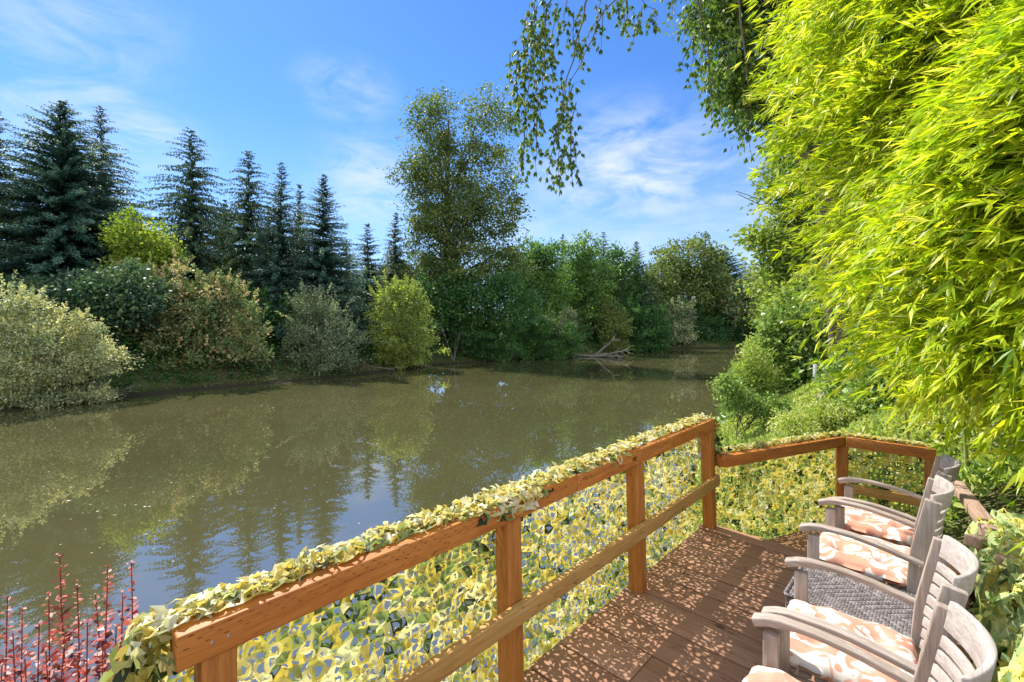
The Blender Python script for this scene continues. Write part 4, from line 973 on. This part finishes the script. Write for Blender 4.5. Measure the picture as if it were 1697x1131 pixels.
net = empty('camouflage_net', W3(UF, 2.3, 0), 0, 'long yellow green camouflage net hung along the river side railing', 'camouflage net', 'camouflage nets on the railing')
orig = np.array(net.location)
mb = MB(); cell = .037
def front_limit(s): return d1[5]-.02+.085*np.clip(np.sin(s*2.1+4.2)+.6*np.sin(s*5.7), 0, 1.3)
ns = int(4.08/cell)
netgrid(mb, lambda s, t: pos1(s, t)-orig, nrm1, ns, int((d1[-1]+.02)/cell), cell, camo_tint, hole=.63, flap=1.1, fill=.12, keep=lambda s, t: t < front_limit(s))
mb.build('mesh', LM['net'], net)
# crumpled heap of cloth strips along the top of the rail
mb = MB(); n = 2300
n = 2000; s = rng.random(n)*4.05; wv_ = rng.random(n)**.8
lim = .45+.3*np.sin(s*2.1+4.2)+.2*np.sin(s*5.7)
un = UF-.14+.14*wv_*np.clip(lim+.25, .3, 1.02); zz = zt+.012+rng.random(n)*.020*(1-.4*wv_)
P = U*(un+lu(.97))[:, None]+V*(.22+s)[:, None]+np.stack([0*zz, 0*zz, zz], 1)-orig
D = V*rng.choice([-1, 1], n)[:, None]*rng.uniform(.3, 1, n)[:, None]+U*rng.normal(0, .6, n)[:, None]+np.array([0, 0, 1.])*rng.normal(.05, .28, n)[:, None]
mb.leaves(P, D, runit(n)*.75+[0, 0, 1.], rng.uniform(.025, .06, n), rng.uniform(.014, .032, n), np.clip(rng.normal(.78, .25, n), 0, 1), bend=.12)
mb.build('top_drape', LM['net'], net)
# tail of the net bunched over the near end of the rail and hanging at the far corner post
mb = MB(); n = 800
zz = zt-.02-rng.random(n)**1.1*.75; uu = UF-.15+.15*rng.random(n); vv = .19+.085*rng.random(n)+.06*(zt-zz)*rng.normal(0, 1, n)
P = U*(uu+lu(zz))[:, None]+V*vv[:, None]+np.stack([0*zz, 0*zz, zz+.02], 1)-orig
D = runit(n)*.7+np.array([0, 0, -.8]); mb.leaves(P, D, runit(n)*.6-V, rng.uniform(.04, .09, n), rng.uniform(.02, .045, n), np.clip(rng.normal(.5, .3, n), 0, 1), bend=.12)
n = 420; zz = zt-.0-rng.random(n)*.42; uu = UF-.11+.13*rng.random(n)+.08*(zt-zz); vv = 4.305+.05*rng.random(n)
P = U*(uu+lu(zz))[:, None]+V*vv[:, None]+np.stack([0*zz, 0*zz, zz], 1)-orig
D = runit(n)*.7+np.array([0, 0, -.6]); mb.leaves(P, D, runit(n)*.6-V, rng.uniform(.03, .06, n), rng.uniform(.015, .03, n), np.clip(rng.normal(.4, .3, n), 0, 1), bend=.12)
mb.build('hanging_tail', LM['net'], net)
# second net: angled rail
def straight_net(label, A, B, ztop, zbot, outward, tint_shift, top=True):
    A = np.array(A); B = np.array(B); Lh = np.linalg.norm(B-A); ex = (B-A)/Lh; ow = outward
    n0 = empty('camouflage_net', (A+B)/2, 0, label, 'camouflage net', 'camouflage nets on the railing'); og = np.array(n0.location)
    pts = np.array([(.075, zbot), (.085, (zbot+ztop)/2), (.07, ztop-.04), (.058, ztop+.012), (.0, ztop+.02), (-.03, ztop+.012)])
    dd = np.r_[0, np.cumsum(np.linalg.norm(np.diff(pts, axis=0), axis=1))]
    def pos(s, t):
        o_ = np.interp(t, dd, pts[:, 0])+bill(s+3, t)*np.clip((dd[2]-t)*4, 0, 1); z = np.interp(t, dd, pts[:, 1])
        return A+ex*s[:, None]+ow*o_[:, None]+np.stack([0*z, 0*z, z], 1)-og
    def nr(s, t):
        a_ = np.interp(t, [dd[2], dd[4]], [0, math.pi/2]); return ow*np.cos(a_)[:, None]+np.array([0, 0, 1.])*np.sin(a_)[:, None]
    mb = MB(); cell = .042
    netgrid(mb, pos, nr, int(Lh/cell), int(dd[-1]/cell), cell, lambda s, t: np.clip(camo_tint(s, t)+tint_shift, 0, 1), hole=.58, flap=1.05, keep=lambda s, t: t < dd[4]+.03*np.sin(s*6))
    mb.build('mesh', LM['net'], n0)
    mb = MB(); n = int(Lh*330); s = rng.random(n)*Lh; wv_ = rng.random(n)
    P = A+ex*s[:, None]+ow*(.07-.075*wv_)[:, None]+np.stack([0*s, 0*s, ztop+.012+.022*rng.random(n)], 1)-og
    D = ex*rng.choice([-1, 1], n)[:, None]+runit(n)*.6
    mb.leaves(P, D, runit(n)*.75+[0, 0, 1.], rng.uniform(.025, .055, n), rng.uniform(.014, .03, n), np.clip(rng.normal(.75, .25, n), 0, 1), bend=.12)
    mb.build('top_drape', LM['net'], n0)
exr = (W3(*B5, 0)-W3(*A4, 0)); exr /= np.linalg.norm(exr); owr = np.cross([0, 0, 1.], exr)
straight_net('yellow green camouflage net on the angled rail beyond the corner post', W3(A4[0], A4[1]+.03, 0), W3(*B5, 0), .66, -.27, owr, -.03)
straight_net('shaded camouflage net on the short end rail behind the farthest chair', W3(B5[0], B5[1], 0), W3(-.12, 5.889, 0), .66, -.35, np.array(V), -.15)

# crumpled net lying on the ground behind the chairs
gn = empty('ground_net', W3(.6, 3.2, .1), 0, 'crumpled green camouflage net heaped on the ground behind the chair backs', 'camouflage net'); og = np.array(gn.location)
def posg(s, t):
    u = .10+t*.8; v = 1.6+s
    z = .06+(.13+.22*np.exp(-((v-3.3)/.8)**2))*np.clip(t/.25, 0, 1)*np.clip((.95-t)/.4, 0, 1)+.08+.05*np.sin(s*7+t*5)*np.cos(t*11)+.03*np.sin(s*19)
    z = np.where(t < .08, z-(.08-t)*1.6, z)
    return U*u[:, None]+V*v[:, None]+np.stack([0*z, 0*z, z], 1)-og
mb = MB()
netgrid(mb, posg, lambda s, t: np.tile(np.array([-.3, .1, .9]), (len(s), 1)), 64, 12, .062, lambda s, t: np.clip(camo_tint(s, t)+.05, 0, 1), hole=.5, amp=.022, flap=1.5, fill=.4)
n = 1500; s = rng.random(n)*3.7; t = rng.random(n)*.8; P = posg(s, t)+np.stack([0*s, 0*s, .03*rng.random(n)], 1)
mb.leaves(P, runit(n)+np.array([-.3, -.2, -.3]), runit(n)*.8+[-.4, 0, .8], rng.uniform(.035, .075, n), rng.uniform(.02, .045, n), rng.uniform(.2, 1, n), bend=.1)
mb.build('mesh', LM['netbig'], gn)

# landscape timbers
def timber(label, a, b, w, h, name='landscape_timber'):
    o = beam(name, a, b, w, h, M_timber, None, .008); tag(o, label, 'timber', 'landscape timbers behind the deck'); return o
timber('long weathered edging timber running back from behind the second farthest chair', px2w(1585, 803, 4.62), px2w(1634, 868, 3.75), .10, .08)
timber('short sawn timber step between the long edging timber and the crumpled net', px2w(1611, 898, 3.45), px2w(1652, 900, 3.62), .10, .08)
timber('tan timber block at the right edge above the crumpled net', px2w(1664, 938, 3.05), px2w(1712, 935, 3.2), .12, .10)
timber('dark shaded timber joining the long edging timber to the tan block', px2w(1634, 880, 3.66), px2w(1690, 935, 3.28), .10, .12)

# stake and block on the slope
p = px2w(1350, 646, 15.5); p[2] = H1(p[0], p[1])
mb = MB(); mb.box((0, 0, .42), (.09, .09, 1.0)); o = mb.build('garden_stake', M_stake, None, loc=p); bevel_obj(o, .01); o.rotation_euler = (0, .03, .4)
tag(o, 'short pale grey wooden stake upright on the weedy slope', 'stake')
p = px2w(1369, 668, 12.5); p[2] = H1(p[0], p[1])+.18
mb = MB(); mb.box((0, 0, 0), (.42, .25, .3)); o = mb.build('concrete_block', M_stone, None, loc=p); bevel_obj(o, .015); o.rotation_euler = (.1, .2, .5)
tag(o, 'pinkish concrete block half buried in weeds below the stake', 'block')

# ------------------------------------------------------------------ chairs
def sx(z):   # stile centre line
    return np.interp(z, [0, .3, .45, .64, .98], [.575, .525, .505, .522, .592])
def sweep_rect(path, w, h, wd):
    """rect section swept along a path in the x-z plane; w across y, h normal to the path"""
    path = np.array(path, float); T = np.gradient(path, axis=0); T /= np.linalg.norm(T, axis=1, keepdims=True)
    Nn = np.stack([-T[:, 2], 0*T[:, 0], T[:, 0]], 1); Yv = np.array([0, 1., 0])
    w = np.broadcast_to(w, (len(path),))[:, None]; h = np.broadcast_to(h, (len(path),))[:, None]
    r = np.stack([path-Yv*w/2-Nn*h/2, path+Yv*w/2-Nn*h/2, path+Yv*w/2+Nn*h/2, path-Yv*w/2+Nn*h/2], 1)
    m = len(path); i = np.arange(m-1)[:, None]; j = np.arange(4)[None]
    q = np.stack([i*4+j, i*4+(j+1) % 4, (i+1)*4+(j+1) % 4, (i+1)*4+j], -1).reshape(-1, 4)
    q = np.concatenate([q, [[3, 2, 1, 0]], [[(m-1)*4+k for k in range(4)]]])
    return r.reshape(-1, 3), q
def smooth_bevel(o, w=.004):
    bm = bmesh.new(); bm.from_mesh(o.data); bmesh.ops.recalc_face_normals(bm, faces=bm.faces)
    bmesh.ops.bevel(bm, geom=[e for e in bm.edges if len(e.link_faces) == 2 and e.calc_face_angle(0) > .9], offset=w, segments=2, affect='EDGES', profile=.6)
    bm.to_mesh(o.data); bm.free(); return o
def make_chair():
    t = empty('armchair', (0, 0, 0))
    for sgn in (-1, 1):
        ya = sgn*.264
        xs = np.linspace(0, .545, 12); f = xs/.545
        z = .612+.045*np.sin(np.clip(f, 0, 1)**.75*math.pi)*1.0-.008*f+.02*(1-f)
        v, q = sweep_rect(np.stack([xs, 0*xs+ya, z], 1), .052-.010*f, .023+.010*(f < .2), 0)
        mb = MB(); mb.add(v, q, rng.random()); smooth_bevel(mb.build('arm', M_teakx, t), .006)
        mb = MB(); mb.box((.065, ya*.985, .305), (.055, .045, .61), None, rng.random()); bevel_obj(mb.build('leg', M_teakz, t), .005)
        # rear leg runs up as the back stile
        zs = np.linspace(0, .928, 14); w_ = np.interp(zs, [0, .45, .95], [.045, .068, .068])
        pth = np.stack([sx(zs), 0*zs+sgn*.222, zs], 1)
        v, q = sweep_rect(pth, .032, w_, 0)
        mb = MB(); mb.add(v, q, rng.random()); smooth_bevel(mb.build('leg', M_teakz, t), .004)
        mb = MB(); mb.box((.30, sgn*.232, .375), (.42, .024, .06), None, rng.random()); bevel_obj(mb.build('side_apron', M_teakx, t), .003)
    mb = MB(); mb.box((.075, 0, .375), (.024, .46, .06), None, rng.random()); bevel_obj(mb.build('front_apron', M_teaky, t), .003)
    mb = MB()
    for k in range(8): mb.box((.085+k*.055, 0, .413+.0*k), (.045, .44, .016), None, rng.random())
    bevel_obj(mb.build('seat', M_teaky, t), .003)
    # curved slats
    ny = 16; ys = np.linspace(-.208, .208, ny)
    mb = MB()
    def slat(zc, hgt, th, sag, tilt=.18):
        prof = []
        for y in ys:
            xx = sx(zc)+sag*(1-(y/.208)**2)
            for (dx, dz) in ((-th/2, -hgt/2), (th/2, -hgt/2), (th/2, hgt/2), (-th/2, hgt/2)):
                prof.append((xx+dx+dz*tilt, y, zc+dz))
        i = np.arange(ny-1)[:, None]; j = np.arange(4)[None]
        q = np.stack([i*4+j, (i+1)*4+j, (i+1)*4+(j+1) % 4, i*4+(j+1) % 4], -1).reshape(-1, 4)
        q = np.concatenate([q, [[0, 1, 2, 3]], [[(ny-1)*4+3-k for k in range(4)]]])
        mb.add(prof, q, rng.random())
    for k in range(8): slat(.478+k*.0495, .039, .012, .062)
    smooth_bevel(mb.build('back_slats', M_teaky, t), .003)
    mb = MB(); 
    slat(.912, .096, .019, .066)
    smooth_bevel(mb.build('crest_rail', M_teaky, t), .005)
    for sgn in (-1, 1):
        for (x, z, y) in ((.022, .621, sgn*.2955), (.53, .602, sgn*.2905)):
            mb = MB(); mb.box((x, y, z), (.006, .003, .006)); mb.build('screw', M_metal, t)
    return t
def copy_tree(o, parent=None):
    c = o.copy(); C.objects.link(c); c.parent = parent
    for ch in list(o.children): copy_tree(ch, c)
    return c
chair0 = make_chair()
cs = [(-.615, 4.02, .03, 'weathered wooden armchair farthest from the camera, next to the angled rail', 0),
      (-.645, 3.42, 0, 'weathered wooden armchair between the farthest chair and the wicker table', 0),
      (-.585, 2.385, .07, 'weathered wooden armchair just this side of the wicker table', 0),
      (-.57, 1.785, .05, 'weathered wooden armchair nearest the camera, cut off by the bottom edge', 0)]
def make_cushion():
    n = 56; a = np.linspace(-1, 1, n); A, B = np.meshgrid(a, a, indexing='ij')
    def prof(A, B):
        e = np.clip(1-np.abs(A)**5, 0, 1)*np.clip(1-np.abs(B)**5, 0, 1); return e**.42
    tuft = np.zeros_like(A)
    for ta in (-.42, .42):
        for tb_ in (-.42, .42):
            r2 = (A-ta)**2+(B-tb_)**2; tuft += np.exp(-r2/.02)*.8+np.exp(-r2/.10)*.35
            th = np.arctan2(B-tb_, A-ta); tuft += .10*np.cos(th*7)*np.exp(-r2/.06)*np.clip(r2*20, 0, 1)
    seam = .06*np.sin(B*23)*np.exp(-(1-np.abs(A))**2/.01)+.06*np.sin(A*23)*np.exp(-(1-np.abs(B))**2/.01)
    top = .055*prof(A, B)*(1-.6*tuft)+.004*np.sin(A*9+B*4)+.01*seam
    rr = 1-.025*np.abs(A*B)**2
    Xc = A*.237*rr*(1+.012*np.sin(B*14)); Yc = B*.237*rr*(1+.012*np.sin(A*14))
    # inset at mid height gives the rounded side wall
    up = np.stack([Xc, Yc, .045+top], -1).reshape(-1, 3); dn = np.stack([Xc, Yc, .045-.045*prof(A, B)], -1).reshape(-1, 3)
    I = np.arange(n*n).reshape(n, n); q = np.stack([I[:-1, :-1], I[1:, :-1], I[1:, 1:], I[:-1, 1:]], -1).reshape(-1, 4)
    mb = MB(); mb.add(up, q); mb.add(dn, q[:, ::-1]); 
    # side strip joining the two shells
    ed = np.concatenate([I[:, 0], I[-1, 1:], I[::-1, -1][1:], I[0, ::-1][1:]])
    st = np.stack([ed[:-1], ed[1:], ed[1:]+n*n, ed[:-1]+n*n], 1)
    v = np.concatenate([up, dn]); mb2 = MB(); mb2.add(v, np.concatenate([q, q[:, ::-1]+n*n, st[:, ::-1]]))
    o = mb2.build('seat_cushion', M_cush, None, smooth=True); return o
cush0 = make_cushion()
cl = ['coral and white scroll cushion on the farthest armchair', 'coral and white scroll cushion on the armchair beyond the wicker table', 'coral and white scroll cushion with a green leaf on it, beside the wicker table', 'coral and white scroll cushion at the bottom edge, nearest the camera']
for i, (u, v, r, lab, _) in enumerate(cs):
    o = chair0 if i == 0 else copy_tree(chair0)
    o.location = tuple(W3(u, v, 0.001)); o.rotation_euler = (0, 0, ROTZ+r)
    tag(o, lab, 'armchair', 'wooden armchairs in a row on the deck')
    c = cush0 if i == 0 else cush0.copy()
    if i: C.objects.link(c)
    fr = [.0, .01, .0, -.03][i]
    c.location = tuple(W3(u+.262+fr, v, .424)); c.rotation_euler = (0, 0, ROTZ+r+[.03, -.02, .02, -.05][i]+(math.pi if i % 2 else 0))
    tag(c, cl[i], 'cushion', 'coral and white seat cushions')
# small green leaf on the cushion
u, v = -.31+.12, 2.36
mb = MB(); n = 4; P = np.tile(W3(u, v, .527), (n, 1)); D = np.array([[.8, .2, .15], [-.6, .5, .2], [.1, -.8, .1], [-.3, -.5, .3]])
mb.leaves(P, D, np.tile([0, 0, 1.], (n, 1)), .022, .012, [.5, .7, .8, .4], bend=.1); o = mb.build('fallen_leaf', LM['green']); tag(o, 'tiny green leaf lying on the cushion this side of the table', 'leaf')
# a few leaves on the deck
spots_ = [(1262, 1045), (1104, 1120), (1272, 898), (1210, 1048)]
for k, (a, b_) in enumerate(spots_):
    d = HC/(b_-535)*F; p = px2w(a, b_, d); mb = MB(); P = np.array([[0, 0, .004], [0, 0, .004]]); D = runit(2)*[1, 1, .1]
    mb.leaves(P, D, np.tile([0, .2, 1.], (2, 1)), .035, .012, [.1, .2], bend=.12); o = mb.build('dead_leaf', LM['litter'], None, loc=p)
    tag(o, ['curled dead leaf lying on the dark planks beside the nearest chair', 'dead leaf on a plank near the bottom edge of the photo', 'dead leaf on the edge board at the far end of the deck', 'yellowish dead leaf on the plank before the table'][k], 'leaf', 'dead leaves on the deck')

# ------------------------------------------------------------------ wicker table
tb0 = empty('wicker_table', W3(-.35, 2.905, 0), ROTZ, 'grey woven wicker side table between the two pairs of armchairs', 'side table')
hx_, hy_ = .27, .215; zt_ = .45
mb = MB(); mb.box((0, 0, zt_-.014), (2*hx_-.02, 2*hy_-.02, .018), None, .0); bevel_obj(mb.build('top', M_wick, tb0), .006)
def weave(w, h, frame, sx_=.0125, sy_=.0125):
    """twill weave: over-two strands raised in a stepped herringbone"""
    mb = MB(); na, nb = int(2*w/sx_), int(2*h/sy_)
    for i in range(na):
        for j in range(nb):
            flip = ((j//12) % 2); ph = (i+(j if not flip else -j)) % 4
            cx_, cy_ = -w+(i+.5)*sx_, -h+(j+.5)*sy_
            if ph == 0: L2, W2, ox, oy = sx_*1.9, sy_*.86, sx_*.5, 0
            elif ph == 2: L2, W2, ox, oy = sx_*.86, sy_*1.9, 0, sy_*.5
            else: continue
            a, b_ = L2/2, W2/2; k = .35
            x0, y0 = cx_+ox, cy_+oy
            if abs(x0)+a > w or abs(y0)+b_ > h: continue
            ia, ib = (a*.72, b_*.45) if L2 > W2 else (a*.45, b_*.72)
            v = [(x0-a, y0-b_, 0), (x0+a, y0-b_, 0), (x0+a, y0+b_, 0), (x0-a, y0+b_, 0), (x0-ia, y0-ib, .003), (x0+ia, y0-ib, .003), (x0+ia, y0+ib, .003), (x0-ia, y0+ib, .003)]
            mb.add([frame(*p_) for p_ in v], [[4, 5, 6, 7], [0, 1, 5, 4], [1, 2, 6, 5], [2, 3, 7, 6], [3, 0, 4, 7]], float(np.clip(rng.normal(.62, .22), 0, 1)))
    return mb
weave(hx_, hy_, lambda x, y, z: (x, y, zt_-.004+z)).build('woven_top', M_wick, tb0)
for k, fr in enumerate([lambda x, y, z: (-hx_-z+.004, x, zt_-.055+y), lambda x, y, z: (hx_+z-.004, x, zt_-.055+y)]):
    weave(hy_-.004, .05, fr).build('side_panel', M_wick, tb0)
for k, fr in enumerate([lambda x, y, z: (x, -hy_-z+.004, zt_-.055+y), lambda x, y, z: (x, hy_+z-.004, zt_-.055+y)]):
    weave(hx_-.004, .05, fr).build('side_panel', M_wick, tb0)
mb = MB()
for (cx_, cy_, a, b_) in ((-hx_+.012, 0, .012, 2*hy_-.02), (hx_-.012, 0, .012, 2*hy_-.02), (0, -hy_+.012, 2*hx_-.04, .012), (0, hy_-.012, 2*hx_-.04, .012)): mb.box((cx_, cy_, zt_-.066), (a, b_, .084), None, 0)
mb.build('apron', M_wick, tb0)
mb = MB()
cr = [(-hx_, -hy_), (hx_, -hy_), (hx_, hy_), (-hx_, hy_), (-hx_, -hy_)]
for a, b_ in zip(cr[:-1], cr[1:]):
    a = np.array([*a, zt_-.002]); b_ = np.array([*b_, zt_-.002]); L = np.linalg.norm(b_-a); nn = int(L/.014)
    for k in range(nn):
        c0 = a+(b_-a)*(k/nn); c1 = a+(b_-a)*((k+.9)/nn); mb.tube(np.array([c0, (c0+c1)/2+[0, 0, .002], c1]), [.008, .010, .008], 6, float(rng.uniform(.1, .9)))
mb.build('rim', M_wick, tb0, True)
for sx2 in (-1, 1):
    for sy2 in (-1, 1):
        mb = MB(); 
        for k in range(24): mb.box((sx2*(hx_-.025), sy2*(hy_-.025), .008+k*.0158), (.042+.004*(k % 2), .042+.004*(k % 2), .0145), None, float(rng.uniform(0, .8)))
        mb.build('leg', M_wick, tb0)

# ------------------------------------------------------------------ barberry shrub, lower left
bb = empty('barberry_shrub', (-1.75, 1.75, -1.3), 0, 'red leaved barberry with upright shoots at the bottom left corner', 'shrub')
bo = np.array([-1.75, 1.75, -1.3])
tips = [(98, 922, 1.62), (128, 965, 1.68), (82, 985, 1.55), (178, 940, 1.60), (160, 985, 1.66), (218, 932, 1.62), (205, 985, 1.55), (10, 992, 1.6), (38, 1010, 1.5), (62, 1035, 1.5), (142, 1030, 1.45), (190, 1040, 1.45), (110, 1045, 1.4), (20, 1050, 1.4), (-20, 1000, 1.6), (225, 1040, 1.5), (170, 1075, 1.4), (75, 1080, 1.35), (45, 1090, 1.35), (5, 1100, 1.35), (-40, 1050, 1.5), (130, 1085, 1.38), (200, 1090, 1.42)]
st = MB(); lf = MB()
for (a, b_, d) in tips:
    tp = px2w(a, b_, d)-bo; bs_ = np.array([rng.normal(0, .06)+tp[0]*.3, rng.normal(0, .06)+tp[1]*.3, 0]); s = np.linspace(0, 1, 14)[:, None]
    p = bs_*(1-s)+tp*s; p[:, :2] = bs_[:2]+(tp[:2]-bs_[:2])*np.minimum(s*1.8, 1)**.8; bd = rng.normal(0, .035, 2); p[:, 0] += bd[0]*np.sin(s[:, 0]*6.3+rng.random()*3)*s[:, 0]*(1.02-s[:, 0]); p[:, 1] += bd[1]*np.sin(s[:, 0]*5)*(1-s[:, 0]); p += rng.normal(0, .003, p.shape)
    st.tube(p, np.linspace(.006, .0016, 14), 5)
    Lt = 1.0; L = tp[2]; m = 42; z = L-(np.arange(m)/m)**1.0*.75
    pb = np.stack([np.interp(z, p[:, 2], p[:, i]) for i in range(3)], 1)
    for j in range(m):
        fr = min(1, .35+(j/m)*1.6); kk = 3
        a0 = rng.random()*6.28
        for q_ in range(kk):
            an = a0+q_*6.283/kk+rng.normal(0, .4)
            D = np.array([[math.cos(an), math.sin(an), rng.uniform(-.2, .9)]])
            lf.leaves(pb[j:j+1]+rng.normal(0, .004, (1, 3)), D, np.array([[0, -.3, 1.]])+runit(1)*.6, np.array([rng.uniform(.028, .048)*fr]), np.array([rng.uniform(.016, .026)*fr]), np.array([np.clip(rng.beta(1.2, 1.3)*(1.1-.4*fr), 0, 1)]), wide=.55, bend=.06)
st.build('stems', M_redstem, bb, True); lf.build('foliage', LM['barberry'], bb)
